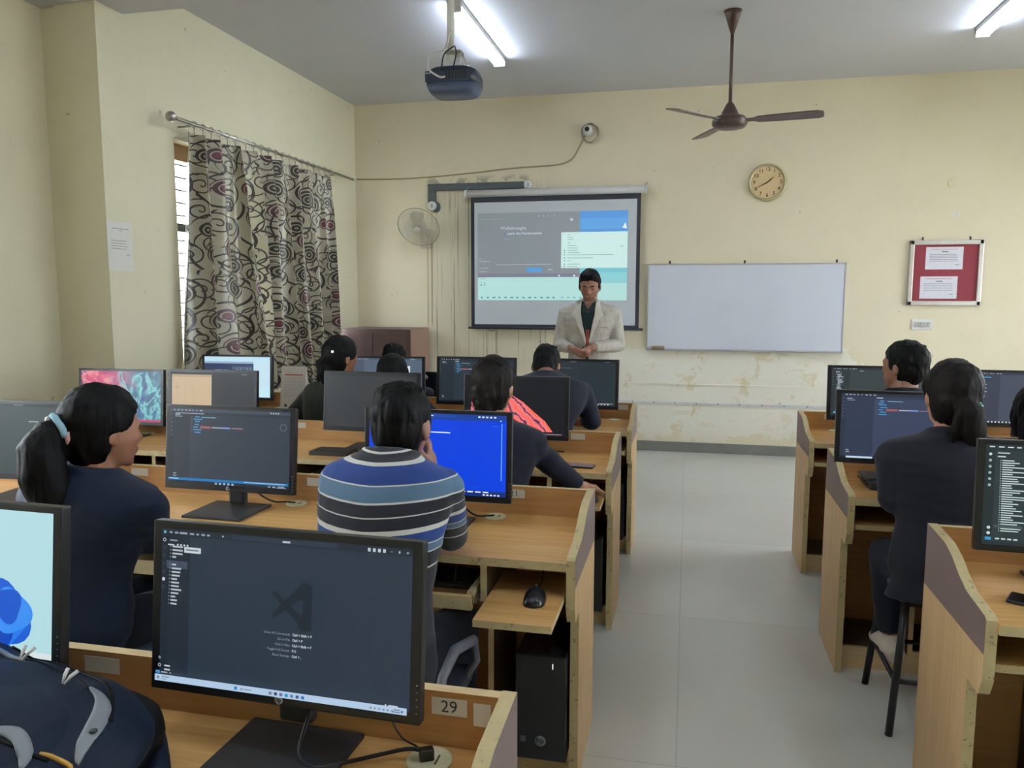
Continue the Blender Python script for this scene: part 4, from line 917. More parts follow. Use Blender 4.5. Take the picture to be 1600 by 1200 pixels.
t = thing('table_calendar', 'white desk calendar with a red heading before the curtain', 'calendar', (-2.47, 4.58, ZT))
b = MB(); b.prism([(-.05, 0), (.05, 0), (.006, .30), (-.006, .30)], 'x', -.085, .085, plain('calendar_card', srgb(184, 180, 172), .8)); b.build('card', t)
s = Screen(.15, .26, 0); gp2 = plain('faint_print', srgb(150, 150, 152), .8); s.rect(.1, .10, .95, .13, plain('red_heading', srgb(180, 80, 76), .8)); s.lines(.1, .2, 10, .05, .8, .85, .012, gp2, 2); s.disc(.2, .88, .04, M_ink)
o = s.build('printed_page', t); o.location = (0, -.0295, .15); o.rotation_euler = (rad(-8.4), 0, 0)
# monitor turned away in front of the first row
t = thing('laptop', 'open black laptop seen from behind its lid, small silver round logo', 'laptop', (-1.765, 5.22, .76), rad(-8))
b = MB(); b.box((-.19, 0, 0), (.19, .26, .018), M_black, bev=.004); b.build('base', t)
b = MB(); b.box((-.19, -.012, 0), (.19, 0, .205), plain('laptop_lid', srgb(28, 28, 30), .4), bev=.004); g = b.build('lid', t); g.location = (0, .0, .012); g.rotation_euler = (rad(14), 0, 0)
q = MB(); q.lathe([(.018, 0), (.018, .001), (.0001, .0012)], (-.01, -.012, .165), plain('chrome_disc', srgb(200, 206, 210), .25, .5), 24, 'y'); q.build('logo', g)
t = thing('table', 'plain wooden table beyond the first desk row, carrying the black laptop', 'table', (-1.95, 5.42, 0))
b = MB(); b.box((-.65, -.26, .735), (.65, .26, .76), M_top, mats={'front': M_edge2}); b.build('tabletop', t)
for sx in (-1, 1):
    for sy in (-1, 1): b = MB(); b.box((sx*.62-.02, sy*.23-.02, 0), (sx*.62+.02, sy*.23+.02, .735), M_edge2); b.build('leg', t)

# ------------------------------------------------------------------ people
M_skin = plain('skin', srgb(168, 118, 92), .5, nz=.05, nscale=12)
M_skind = plain('skin_deep', srgb(142, 98, 78), .5, nz=.05, nscale=12)
def hair_mat(name, c=(14, 12, 12)):
    k = NT(name); v = k.scale(k.coord(), (70, 70, 10)); n = k.noise(v, 1.0, 5, .7, .6)
    k.base(k.mix(n, srgb(*[int(a*.5) for a in c]), srgb(*[int(a*1.2+1) for a in c]))); k.b.inputs['Roughness'].default_value = .55; k.b.inputs['Specular IOR Level'].default_value = .13
    k.bump(n, .5, .006); return k.m
M_hair = hair_mat('black_hair'); M_hairb = hair_mat('brown_black_hair', (26, 21, 19))
def cloth_mat(name, c, nz=.1, weave=220, rough=.85, sheen=.15):
    k = NT(name); v = k.coord(); n = k.noise(v, 5, 4); f = k.noise(v, weave, 2)
    k.base(k.mix(n, srgb(*[int(a*(1-nz)) for a in c]), srgb(*[min(255, int(a*(1+nz))) for a in c]))); k.b.inputs['Roughness'].default_value = rough
    k.b.inputs['Specular IOR Level'].default_value = .25; k.b.inputs['Sheen Weight'].default_value = sheen; k.b.inputs['Sheen Roughness'].default_value = .5; k.bump(f, .25, .002); return k.m
M_navy = cloth_mat('navy_wool', (28, 36, 58)); M_ink2 = cloth_mat('charcoal_navy_wool', (32, 34, 48), sheen=.06); M_jet = cloth_mat('black_wool', (28, 28, 36), sheen=.05); M_olive = cloth_mat('olive_quilted', (46, 48, 40), .15)
M_jean = cloth_mat('dark_trousers', (20, 24, 34), sheen=.03); M_shirt = cloth_mat('dark_green_shirt', (30, 44, 46)); M_puff = cloth_mat('navy_padded', (20, 31, 52), .1, 120, .7, .05)
def tweed():
    k = NT('grey_tweed'); v = k.coord(); n = k.noise(v, 90, 3, .7); n2 = k.noise(k.scale(v, (60, 60, 8)), 1, 4, .7); l = k.noise(v, 7, 3)
    c = k.mix(n, srgb(138, 133, 124), srgb(196, 191, 182)); c = k.mix(k.math('MULTIPLY', k.math('GREATER_THAN', n2, .56), .35), c, srgb(128, 122, 112)); c = k.mix(k.math('MULTIPLY', l, .25), c, srgb(165, 160, 148))
    k.base(c); k.b.inputs['Roughness'].default_value = .9; k.bump(n, .3, .003); return k.m
M_tweed = tweed(); M_lapel = cloth_mat('tweed_lit', (190, 185, 174), .08, 90)  # lapels: same tweed made lighter, shading that sets them off put into colour
def stripes():
    k = NT('striped_knit'); v = k.coord(); x, y, z = k.sep(v)
    bk, wh, bl, sl = srgb(24, 24, 34), srgb(196, 194, 186), srgb(24, 56, 122), srgb(80, 108, 132)
    # distance below the shoulder line, metres
    d = k.math('SUBTRACT', 1.115, k.math('ADD', z, k.math('MULTIPLY', k.math('ABSOLUTE', x), -.04)))
    seq = [(0, bk), (.020, wh), (.024, bk), (.042, wh), (.050, bl), (.091, wh), (.095, sl), (.131, wh), (.135, bk), (.163, wh), (.167, bk), (.196, wh), (.208, bl), (.238, wh), (.242, sl), (.26, wh), (.264, bk), (.30, wh), (.304, bk)]
    ps = []
    for p, c in seq: ps.append((min(.999, p/.40), c))
    c = k.ramp(k.math('DIVIDE', d, .40, clamp=True), ps, 'CONSTANT')
    c = k.mix(k.math('MULTIPLY', k.noise(v, 8, 3), .12), c, srgb(40, 44, 60))
    k.base(c); k.b.inputs['Roughness'].default_value = .9; k.b.inputs['Sheen Weight'].default_value = .1; k.bump(k.noise(k.scale(v, (1, 1, 3)), 160, 2), .25, .002); return k.m
M_stripe = stripes()

def wr(amp, seed=0, sc_=9):
    def f(co):
        p = co*sc_+Vector((seed, seed*1.7, 0)); a = noise.noise(p)
        b_ = 1-abs(noise.noise(Vector((p.x*.8, p.y*.8, p.z*2.1))+Vector((5, 5, 5))))*2.2
        return amp*(a*.7+max(0, b_)*.6-.3)
    return f
def Ell(rx, ry, c, ex, ey, n=22):
    return [c+ex*(rx*math.cos(2*PI*j/n))+ey*(ry*math.sin(2*PI*j/n)) for j in range(n)]
def torso(mb, P0, N, sh, g, hip=.17, skirt=0, depth=1.0, m=None, neck=True, hunch=0):
    """lofted trunk from pelvis P0 to neck base N"""
    d = (N-P0); L = d.length; d = d/L; ex = Vector((1, 0, 0)); ey = d.cross(ex).normalized(); ey = ey if ey.y > 0 else -ey
    rows = [(-.10, hip*.93, .105), (0, hip, .118), (.16, hip*.94, .115), (.34, hip*.86, .105), (.52, hip*.93, .110), (.70, sh*.92, .118), (.80, sh*.99, .112), (.87, sh*.99, .104), (.920, sh*.91, .094), (.955, sh*.70, .082), (.985, sh*.45, .070), (1.02, .064, .060)]
    if skirt: rows = [(-.10-skirt, hip*1.08, .13)]+rows
    rings = []
    for t_, rx, ry in rows:
        off = -hunch*math.sin(PI*max(0, min(1, t_)))
        rings.append(Ell(rx+g, (ry+g)*depth, P0+d*(L*t_)+Vector((0, off, 0)), ex, ey))
    mb.loft(rings, m or M_skin)
def head_parts(mb, Mh, m, k=1.0):
    E_ = lambda c, r, rot=None: mb.ell(Mh @ Vector(c), (r[0]*k, r[1]*k, r[2]*k), m, Mh.to_3x3().to_4x4() @ (rot or Matrix()))
    E_((0, -.010, .032), (.073, .092, .082)); E_((0, .020, -.012), (.064, .069, .082)); E_((0, .034, -.062), (.047, .050, .044)); E_((0, .066, -.095), (.020, .017, .015))
    E_((0, .074, .020), (.050, .018, .012)); E_((-.034, .062, -.020), (.022, .020, .020)); E_((.034, .062, -.020), (.022, .020, .020))
    mb.cap(Mh @ Vector((0, .080, .012)), Mh @ Vector((0, .097, -.026)), .0075*k, .0110*k, m, 12)
    E_((-.012, .088, -.031), (.0085, .010, .0075)); E_((.012, .088, -.031), (.0085, .010, .0075))
    E_((0, .083, -.056), (.022, .011, .0065)); E_((0, .081, -.067), (.019, .011, .007))
    for s_ in (-1, 1):
        E_((s_*.031, .070, .002), (.015, .013, .011))
        E_((s_*.075, -.008, -.006), (.008, .018, .030), Matrix.Rotation(rad(s_*-14), 4, 'Z')); E_((s_*.072, .0, -.026), (.007, .011, .012))
def hand(mb, wrist, aim, palm_n, thumb, m, k=1.0, curl=25, spread=4):
    """palm, four unequal fingers with knuckle bends and a thumb from the side of the palm"""
    a = Vector(aim).normalized(); n_ = Vector(palm_n); n_ = (n_-a*n_.dot(a)).normalized(); s_ = a.cross(n_)*thumb   # s_ points to the thumb side; fingers curl towards n_
    W_ = Vector(wrist)
    mb.cap(W_-a*.01, W_+a*.03, .022*k, .024*k, m)
    for q in (-.024, -.009, .008, .023): mb.cap(W_+a*.022*k+s_*q*.8*k, W_+a*.080*k+s_*q*k, .0125*k, .0115*k, m, 10)
    for i, (q, L) in enumerate(((.026, .066), (.009, .076), (-.008, .070), (-.025, .054))):
        p = W_+a*.084*k+s_*q*k; ang = 8+i*3; r0 = .0088*k
        for seg_, (f, r1) in enumerate(((.46, .0083), (.30, .0075), (.24, .0066))):
            ang += curl*(1 if seg_ else .8); d = (a*math.cos(rad(ang))+n_*math.sin(rad(ang))+s_*(q*spread*.9)).normalized()
            e = p+d*L*f*k; mb.cap(p, e, r0, r1*k, m, 10); p = e; r0 = r1*k
    t0 = W_+a*.028*k+s_*.026*k; t1 = t0+(a*.55+s_*.75+n_*.25).normalized()*.036*k; t2 = t1+(a*.9+s_*.25+n_*.3).normalized()*.030*k; t3 = t2+(a*.9+s_*.0+n_*.4).normalized()*.022*k
    mb.cap(t0, t1, .013*k, .0105*k, m, 10); mb.cap(t1, t2, .0102*k, .009*k, m, 10); mb.cap(t2, t3, .009*k, .0072*k, m, 10)
def person(label, x, y, yaw=0, top=1.29, sh=.19, lean=(0, .06), hyaw=0, hpitch=0, hroll=0, hip_z=.555, standing=False, arms=None, skin=None, jacket=None, trousers=None, hair='short', hmat=None, hips=.165, neck=True, vox=.008, hand_spec=None, collar=True, feet=None, wrink=.004, hunch=0, skirt=.10, knee=None, headshift=(0, 0, 0), hk=1.0, sleeve_end=.93, legs_out=.11, shoe=None, sock=False, cuff=None, fine=None):
    t = thing('person', label, 'person', (x, y, 0), rad(yaw)); skin = skin or M_skin; jacket = jacket or M_navy; trousers = trousers or M_jean; hmat = hmat or M_hair
    loc = lambda p: Matrix.Rotation(-rad(yaw), 4, 'Z') @ (Vector(p)-Vector((x, y, 0)))
    P0 = Vector((0, 0, hip_z)); N = Vector((lean[0], lean[1], top-.235)); Hc = N+Vector(headshift)+Vector((0, .018, .118))
    Mh = Matrix.Translation(Hc) @ Matrix.Rotation(rad(hyaw), 4, 'Z') @ Matrix.Rotation(rad(hpitch), 4, 'X') @ Matrix.Rotation(rad(hroll), 4, 'Y')
    SL, SR = N+Vector((-sh+.034, -.012, -.090)), N+Vector((sh-.034, -.012, -.090))
    A = []
    for i, S_ in enumerate((SL, SR)):
        s_ = -1 if i == 0 else 1
        e, w_ = (arms or {}).get('L' if i == 0 else 'R', (None, None))
        e = loc(e) if e is not None else S_+Vector((s_*.05, .07, -.27)); w_ = loc(w_) if w_ is not None else e+Vector((-s_*.05, .23, .02))
        A.append((S_, e, w_))
    hw = .085
    if standing:
        legs = [(Vector((s_*hw, 0, hip_z-.02)), Vector((s_*(hw+.01), .02, .50)), Vector((s_*(hw+.015), -.01, .09))) for s_ in (-1, 1)]
    else:
        legs = []
        for s_ in (-1, 1):
            kn = Vector((s_*(hw+.03), .40, .50)); an = Vector((s_*(hw+.03), .34, .10))
            if knee and s_ in knee: kn, an = loc(knee[s_][0]), loc(knee[s_][1])
            legs.append((Vector((s_*hw, .02, hip_z-.01)), kn, an))
    # ---- body: one continuous skin
    b = MB(); m = skin
    torso(b, P0, N, sh-.012, -.012, hips-.012, hunch=hunch)
    b.cap(N+Vector((0, -.005, -.03)), Hc+(Mh.to_3x3() @ Vector((0, -.02, -.05))), .056*hk, .050*hk, m)
    head_parts(b, Mh, m, hk)
    for i, (S_, e, w_) in enumerate(A):
        b.cap(S_, e, .045, .037, m); b.cap(e, w_, .037, .025, m)
        hs = (hand_spec or {}).get('LR'[i])
        a = (w_-e).normalized()
        if hs: hand(b, w_+a*.005, loc(hs[0])-loc((0, 0, 0)), loc(hs[1])-loc((0, 0, 0)), hs[2], m, hs[3] if len(hs) > 3 else 1.0, hs[4] if len(hs) > 4 else 25)
        else: hand(b, w_+a*.005, a, Vector((0, 0, -1)), 1 if i == 0 else -1, m)
    for hp, kn, an in legs:
        b.cap(hp, kn, .072, .05, m); b.cap(kn, an, .048, .034, m); b.cap(an, an+Vector((0, .12, -.05)), .034, .028, m)
    link('body', voxel(b, fine or vox, 3, None, [m]), t)
    # ---- clothes
    b = MB(); torso(b, P0, N, sh, .012, hips, skirt=skirt, hunch=hunch)
    for S_, e, w_ in A:
        a = (w_-e).normalized(); b.cap(S_, e, .061, .050, m, 16); we = e+(w_-e)*sleeve_end
        b.tube([e, e+(we-e)*.3, we-a*.012, we], [.050, .050, .037, .038], m, 16); b.cap(e, e+a*.02, .050, .050, m, 16)
    if collar: b.loft([Ell(.080, .076, N+Vector((0, -.008, z_)), Vector((1, 0, 0)), Vector((0, 1, -.2)).normalized()) for z_ in (-.03, -.005, .010, .018)], m)
    jm = voxel(b, vox, 9, wr(wrink, x*3+y), [jacket]); jo = link('jacket' if jacket is not M_stripe else 'sweater', jm, t)
    b = MB()
    for hp, kn, an in legs:
        b.cap(hp, kn, .085, .064, m, 16); e2 = kn+(an-kn)*(.88 if sock else .97); b.cap(kn, kn+(an-kn)*.2, .064, .062, m, 16); b.tube([kn, kn+(an-kn)*.5, e2], [.062, .058, .052], m, 16)
    b.ell(P0+Vector((0, 0, -.005)), ((hips-.02, .10, .08) if standing else (hips+.004, .125, .09)), m)
    link('trousers', voxel(b, .011, 4, wr(.004, y), [trousers]), t)
    for i, (hp, kn, an) in enumerate(legs):
        b = MB(); f = Vector((0, 1, 0)); an = Vector(an); z_ = an.z-.065
        rings = [Ell(rx, rz, Vector((an.x, an.y+dy, z_+rz*.9)), Vector((1, 0, 0)), Vector((0, 0, 1)), 16) for dy, rx, rz in ((-.055, .022, .03), (-.04, .034, .045), (0, .038, .052), (.06, .042, .04), (.12, .045, .03), (.165, .034, .022), (.18, .016, .014))]
        b.loft(rings, shoe or M_black); b.cap(an+Vector((0, 0, -.03)), an+Vector((0, 0, .01)), .043, .043, shoe or M_black)
        link('shoe', voxel(b, .007, 3, None, [shoe or plain('dark_shoe', srgb(40, 38, 40), .5)]), t)
    # ---- hair
    if hair: make_hair(t, hair, Mh, hmat, hk)
    return t, Mh, jm, N, A
def cut_cap(Mh, radii, c, plane_co, plane_no):
    bm = bmesh.new(); bmesh.ops.create_uvsphere(bm, u_segments=36, v_segments=24, radius=1, matrix=Matrix.Translation(c) @ Matrix.Diagonal((*radii, 1)))
    r = bmesh.ops.bisect_plane(bm, geom=bm.verts[:]+bm.edges[:]+bm.faces[:], plane_co=plane_co, plane_no=plane_no, clear_inner=True)
    ed = [e for e in r['geom_cut'] if isinstance(e, bmesh.types.BMEdge)]; bmesh.ops.contextual_create(bm, geom=ed)
    bmesh.ops.transform(bm, matrix=Mh, verts=bm.verts); return bm
def merge(mb, bm, m):
    vm = {v: mb.bm.verts.new(v.co) for v in bm.verts}
    mb.setm([mb.bm.faces.new([vm[v] for v in f.verts]) for f in bm.faces], m, True); bm.free()
def clump(amp, sc_=28, seed=0.0):
    return lambda co: .0022*noise.noise(Vector((co.x*120, co.y*120, co.z*14)))+amp*(noise.noise(Vector((co.x*sc_, co.y*sc_, co.z*sc_*.45+seed)))+.5*noise.noise(Vector((co.x*sc_*2.3, co.y*sc_*2.3, co.z*sc_+seed))))
def make_hair(t, kind, Mh, hm, k):
    T = lambda *p: Mh @ Vector(p); q = MB()
    men = kind in ('short', 'crop'); big_ = -.0035 if men else .003
    # skull cap with a tilted hairline: high over the forehead, low at the nape
    no = Vector((0, .72, 1)).normalized() if kind != 'crop' else Vector((0, .62, 1)).normalized()
    no = Vector((0, -.78, 1)).normalized()
    co = Vector((0, .078, .066 if kind == 'crop' else .060))
    merge(q, cut_cap(Mh, ((.082+big_)*k, (.102+big_)*k, (.092+big_)*k), Vector((0, -.014, .036)), co, no), hm)
    merge(q, cut_cap(Mh, ((.076+big_)*k, (.080+big_)*k, (.092 if men else .105)*k), Vector((0, -.030, .004 if men else .0)), Vector((0, -.004, -.03)), Vector((0, -1, .10)).normalized()), hm)
    if kind == 'short':
        q.ell(T(.0, -.03, .070), (.071, .072, .048), hm, Mh.to_3x3().to_4x4())
        for s_ in (-1, 1): q.ell(T(s_*.070, .012, .012), (.012, .020, .034), hm, Mh.to_3x3().to_4x4())
        for i in range(26):
            a = random.uniform(0, 2*PI); r_ = random.uniform(.0, .055); q.cap(T(r_*math.cos(a), -.03+r_*math.sin(a), .098), T(r_*1.25*math.cos(a)+.006, -.03+r_*1.25*math.sin(a), .109-r_*.12), .013, .005, hm, 8)
        me = voxel(q, .005, 2, clump(.006, 34), [hm])
    elif kind == 'crop':
        q.ell(T(0, .030, .084), (.058, .052, .030), hm, Mh.to_3x3().to_4x4() @ Matrix.Rotation(rad(8), 4, 'X')); q.ell(T(0, -.03, .068), (.070, .073, .050), hm, Mh.to_3x3().to_4x4())
        for s_ in (-1, 1): q.ell(T(s_*.070, .014, .014), (.010, .016, .032), hm, Mh.to_3x3().to_4x4())
        for i in range(11):
            u = -.05+.01*i; q.cap(T(u, .070-abs(u)*.25, .066), T(u+.006, .070-abs(u)*.3, .100+.008*math.sin(i*2.1)), .008, .006, hm, 8); q.cap(T(u, .074-abs(u)*.35, .070), T(u*.96, .077-abs(u)*.35, .052+.007*math.sin(i*3.7)), .006, .002, hm, 8)
        me = voxel(q, .0045, 2, clump(.004, 40), [hm])
    elif kind == 'ponytail':
        for s_ in (-1, 1): q.ell(T(s_*.070, .020, .035), (.014, .034, .036), hm, Mh.to_3x3().to_4x4())
        q.ell(T(0, -.07, .03), (.06, .05, .06), hm, Mh.to_3x3().to_4x4())
        pts = [T(0, -.095, .015), T(.0, -.135, .0), T(-.0, -.160, -.05), T(.0, -.155, -.11), T(.01, -.135, -.17)]
        down = Vector((0, 0, -1)); e = pts[-1]; pts += [e+down*.06, e+down*.12+Vector((.01, 0, 0))]
        q.tube(pts, [.022, .044, .058, .062, .056, .042, .016], hm, 18); me = voxel(q, .0055, 3, clump(.005, 26), [hm])
    elif kind == 'bun':
        for s_ in (-1, 1): q.ell(T(s_*.070, .010, .02), (.013, .032, .040), hm, Mh.to_3x3().to_4x4())
        q.ell(T(0, -.055, -.02), (.062, .055, .075), hm, Mh.to_3x3().to_4x4())
        for i in range(9):
            a = i*2.4; q.ell(T(.024*math.cos(a), -.100+.012*math.sin(a*1.7), -.025+.030*math.sin(a)), (.030, .024, .026), hm, Mh.to_3x3().to_4x4())
        q.tube([T(0, -.10, -.05), T(.0, -.095, -.10), T(.015, -.08, -.135), T(.02, -.07, -.15)], [.035, .03, .02, .006], hm, 12); me = voxel(q, .005, 2, clump(.006, 36), [hm])
    elif kind == 'low_tail':
        for s_ in (-1, 1): q.ell(T(s_*.070, .014, .03), (.014, .034, .042), hm, Mh.to_3x3().to_4x4())
        q.ell(T(0, -.07, .0), (.060, .05, .07), hm, Mh.to_3x3().to_4x4())
        pts = [T(0.0, -.095, -.005), T(.015, -.120, -.05), T(.025, -.115, -.10), T(.03, -.10, -.14), T(.03, -.085, -.17)]
        q.tube(pts, [.026, .040, .040, .030, .010], hm, 16)
        q.tube([T(0.0, -.095, .0), T(-.02, -.125, -.04), T(-.03, -.12, -.10), T(-.03, -.11, -.15)], [.02, .022, .014, .004], hm, 12); me = voxel(q, .0055, 3, clump(.005, 28), [hm])
    else:  # long loose hair
        for s_ in (-1, 1): q.ell(T(s_*.070, .012, .0), (.018, .036, .062), hm, Mh.to_3x3().to_4x4())
        q.tube([T(0, -.03, .03), T(0, -.06, -.06), T(0, -.075, -.13), T(0, -.07, -.20)], [.078, .086, .088, .07], hm, 20); me = voxel(q, .006, 3, clump(.004, 22), [hm])
    link('hair', me, t)
def stool(x, y, rz, label, h=.47, seatc=None):
    t = thing('stool', label, 'stool', (x, y, 0), rad(rz), 'lab stools')
    b = MB(); b.box((-.17, -.17, h-.03), (.17, .17, h), seatc or plain('blue_grey_seat', srgb(70, 88, 108), .5), bev=.008); b.build('seat', t)
    for sx in (-1, 1):
        for sy in (-1, 1):
            b = MB(); b.tube([(sx*.145, sy*.145, h-.03), (sx*.185, sy*.185, 0)], .0125, M_black, 10); b.build('leg', t)
    b = MB(); z = .19; r_ = .145+.04*(1-z/h)
    for p, q in (((-r_, -r_), (r_, -r_)), ((-r_, r_), (r_, r_)), ((-r_, -r_), (-r_, r_)), ((r_, -r_), (r_, r_))): b.tube([(p[0], p[1], z), (q[0], q[1], z)], .009, M_black, 8)
    b.build('foot_ring', t); b = MB(); b.box((-.15, -.15, h-.05), (.15, .15, h-.03), M_black); b.build('frame', t)
    return t

# presenter, standing and facing the class
pr, Mh, jm, N, A = person('standing presenter in a light grey tweed blazer, hands clasped, head bowed', -.715, 5.86, 180, top=1.685, sh=.215, lean=(0, .03), hpitch=-16, hip_z=.93, standing=True,
    arms={'R': ((-.945, 5.83, 1.13), (-.815, 5.63, 1.115)), 'L': ((-.495, 5.83, 1.13), (-.675, 5.64, 1.125))},
    hand_spec={'L': ((-.75, -.1, -.45), (-.5, .5, .6), 1, .95, 30), 'R': ((.75, -.25, -.35), (.6, .6, .4), -1, .95, 22)},
    jacket=M_tweed, trousers=cloth_mat('black_trousers', (30, 34, 40)), hair='crop', hmat=M_hair, hips=.165, hk=1.04, skin=M_skind, vox=.0075, fine=.0055, wrink=.006, skirt=.16, collar=False, sleeve_end=.90)
hd = lambda p, *a: Mh @ Vector(p)
for s_ in (-1, 1):
    b = MB(); b.tube([Mh @ Vector((s_*.014, .093, .020)), Mh @ Vector((s_*.030, .092, .026)), Mh @ Vector((s_*.047, .080, .021))], [.0032, .0042, .002], M_hair, 8); b.build('eyebrow', pr)
    b = MB(); b.tube([Mh @ Vector((s_*.019, .0835, .001)), Mh @ Vector((s_*.031, .0850, -.003)), Mh @ Vector((s_*.044, .0775, .0))], [.0018, .0026, .0016], M_hair, 8); b.build('eyelid', pr)
b = MB(); b.tube([Mh @ Vector((-.021, .089, -.060)), Mh @ Vector((-.008, .0950, -.0585)), Mh @ Vector((0, .0955, -.060)), Mh @ Vector((.008, .0950, -.0585)), Mh @ Vector((.021, .089, -.060))], [.0012, .0034, .0032, .0034, .0012], plain('lips', srgb(134, 82, 72), .5), 8); b.build('lips', pr)
bv = BVHTree.FromPolygons([v.co for v in jm.vertices], [tuple(p.vertices) for p in jm.polygons])
def patch(poly, off, th, m, name, parent, step=.012, sgn=1):
    """cloth piece cut to an outline and laid over the garment"""
    bm = bmesh.new(); f = bm.faces.new([bm.verts.new((u, 0, v)) for u, v in poly])
    for ax, lo, hi in ((0, min(p[0] for p in poly), max(p[0] for p in poly)), (2, min(p[1] for p in poly), max(p[1] for p in poly))):
        c = lo+step
        while c < hi:
            co = Vector((0, 0, 0)); co[ax] = c; no = Vector((0, 0, 0)); no[ax] = 1
            bmesh.ops.bisect_plane(bm, geom=bm.verts[:]+bm.edges[:]+bm.faces[:], plane_co=co, plane_no=no); c += step
    last = None
    for v in bm.verts:
        h, n_, _, _ = bv.ray_cast(Vector((v.co.x, 1*sgn, v.co.z)), Vector((0, -1*sgn, 0)))
        if h is not None: v.co.y = h.y+off*sgn; last = v.co.y
        else: v.co.y = (last if last is not None else .1)
    bmesh.ops.recalc_face_normals(bm, faces=bm.faces); bmesh.ops.solidify(bm, geom=bm.faces[:], thickness=th)
    for f in bm.faces: f.smooth = True
    me = bpy.data.meshes.new(name); bm.to_mesh(me); bm.free(); me.materials.append(m); return link(name, me, parent)
zt = N.z
patch([(-.060, zt+.015), (-.052, zt-.08), (-.032, zt-.17), (-.012, zt-.27), (-.006, zt-.46), (.014, zt-.46), (.016, zt-.27), (.036, zt-.17), (.054, zt-.08), (.062, zt+.012), (.034, zt+.0), (0, zt-.05), (-.034, zt+.0), (-.062, zt+.012)], .003, .004, M_shirt, 'shirt', pr)
patch([(-.036, zt+.006), (0, zt-.085), (.036, zt+.006), (0, zt+.008)], .007, .003, M_skind, 'open_neck', pr)
for s_ in (-1, 1):
    q = [(s_*u, zt+v) for u, v in ((.058, .03), (.080, .005), (.098, -.06), (.118, -.10), (.090, -.115), (.062, -.19), (.030, -.27), (.012, -.31), (.010, -.28), (.034, -.17), (.052, -.08), (.052, .0))]
    patch(q, .014, .010, M_lapel, 'lapel', pr)
    q = [(s_*u, zt+v) for u, v in ((.034, .0), (.056, .012), (.054, -.03), (.030, -.080), (.010, -.062))]
    patch(q, .015, .004, M_shirt, 'shirt_collar', pr)
patch([(.004, zt-.20), (.012, zt-.20), (.010, zt-.33), (-.004, zt-.36), (-.010, zt-.34), (.002, zt-.30)], .008, .003, plain('red_lanyard', srgb(170, 70, 66), .6), 'lanyard', pr)
patch([(-.012, zt-.20), (-.004, zt-.20), (.004, zt-.33), (-.006, zt-.33)], .0085, .003, plain('red_lanyard', srgb(170, 70, 66), .6), 'lanyard', pr)
patch([(-.145, zt-.175), (-.075, zt-.165), (-.075, zt-.178), (-.145, zt-.190)], .003, .003, M_tweed, 'chest_pocket', pr)
b = MB(); b.ell((.0, 0, 0), (.007, .003, .007), M_ink); o = b.build('button', pr); h, _, _, _ = bv.ray_cast(Vector((.03, 1, zt-.33)), Vector((0, -1, 0))); o.location = h if h else (0, .1, 1.1)

# student in the striped sweater, chin on hand
st, Mh, jm, N, A = person('short-haired student in a blue, black and white striped sweater, leaning on one elbow', -.772, 1.80, 0, top=1.312, sh=.180, lean=(.0, .15), hpitch=-10, headshift=(.01, .035, -.055), hunch=.03,
    arms={'R': ((-.668, 2.15, .795), (-.715, 2.11, 1.0)), 'L': ((-.93, 2.04, .82), (-.84, 2.24, .80))},
    hand_spec={'R': ((-.1, .0, 1), (-1, -.2, .1), 1, .9, 62), 'L': ((.8, .5, 0), (0, 0, -1), -1, .95, 20)},
    jacket=M_stripe, trousers=M_jean, hair='short', hmat=M_hair, collar=False, vox=.007, fine=.006, wrink=.003, hips=.16, hk=1.03, skin=M_skind)
b = MB(); b.tube([Mh @ Vector((.045, -.035, -.105)), Mh @ Vector((.060, -.02, -.10)), Mh @ Vector((.062, .0, -.10))], .008, M_white, 8); b.build('shirt_collar', st)
# student with the long ponytail
pt, Mh, jm, N, A = person('student with a long black ponytail and pastel hair tie, navy padded jacket, looking aside', -1.70, 1.80, -6, top=1.235, sh=.225, lean=(.055, .07), headshift=(.025, 0, 0), hyaw=-24, hpitch=-4, arms={'R': ((-1.51, 1.92, .80), (-1.68, 2.08, .79)), 'L': ((-1.90, 1.90, .80), (-1.82, 2.13, .79))},
    jacket=M_puff, hair='ponytail', vox=.008, fine=.007, hips=.18, skin=M_skin, hk=1.04, wrink=.006)
b = MB(); c0 = Mh @ Vector((0, -.118, .006)); ax = (Mh.to_3x3() @ Vector((0, -.9, -.3))).normalized(); a1 = ax.orthogonal().normalized(); a2 = ax.cross(a1)
for i, mm in enumerate([plain('tie_pink', srgb(214, 160, 158), .8), plain('tie_blue', srgb(136, 176, 190), .8), plain('tie_white', srgb(214, 206, 200), .8)]):
    b.tube([c0+(a1*math.cos(a)+a2*math.sin(a))*(.040+.004*math.sin(a*5+i)) + ax*(i-1)*.007 for a in [2*PI*(i/3)+j*PI/12 for j in range(10)]], .009, mm, 10)
b.build('hair_tie', pt)
# tied-hair student at the second row, hand on the mouse
bn, Mh, jm, N, A = person('student with black hair tied up, dark blazer, right hand stretched to the mouse tray', -.755, 2.86, 0, top=1.25, sh=.20, lean=(.01, .10), hyaw=-8, hpitch=-6, arms={'R': ((-.565, 3.0, .875), (-.405, 3.09, .725)), 'L': ((-1.0, 3.05, .80), (-.90, 3.27, .79))},
    hand_spec={'R': ((.28, .95, -.12), (0, 0, -1), -1, .98, 22)}, jacket=M_ink2, hair='bun', vox=.0075, fine=.006, hips=.17, skin=M_skin, hmat=M_hairb)
# bent-over student in the first row
person('student bent forward over the desk in a dark navy blazer, head nearly hidden', -.745, 4.02, 0, top=1.300, sh=.225, lean=(-.0, .20), headshift=(-.03, .085, -.085), hpitch=-50, arms={'R': ((-.49, 4.18, .82), (-.56, 4.40, .79)), 'L': ((-1.0, 4.18, .82), (-.90, 4.40, .79))}, jacket=M_ink2, hair='short', hips=.17, skin=M_skind, hunch=.05)
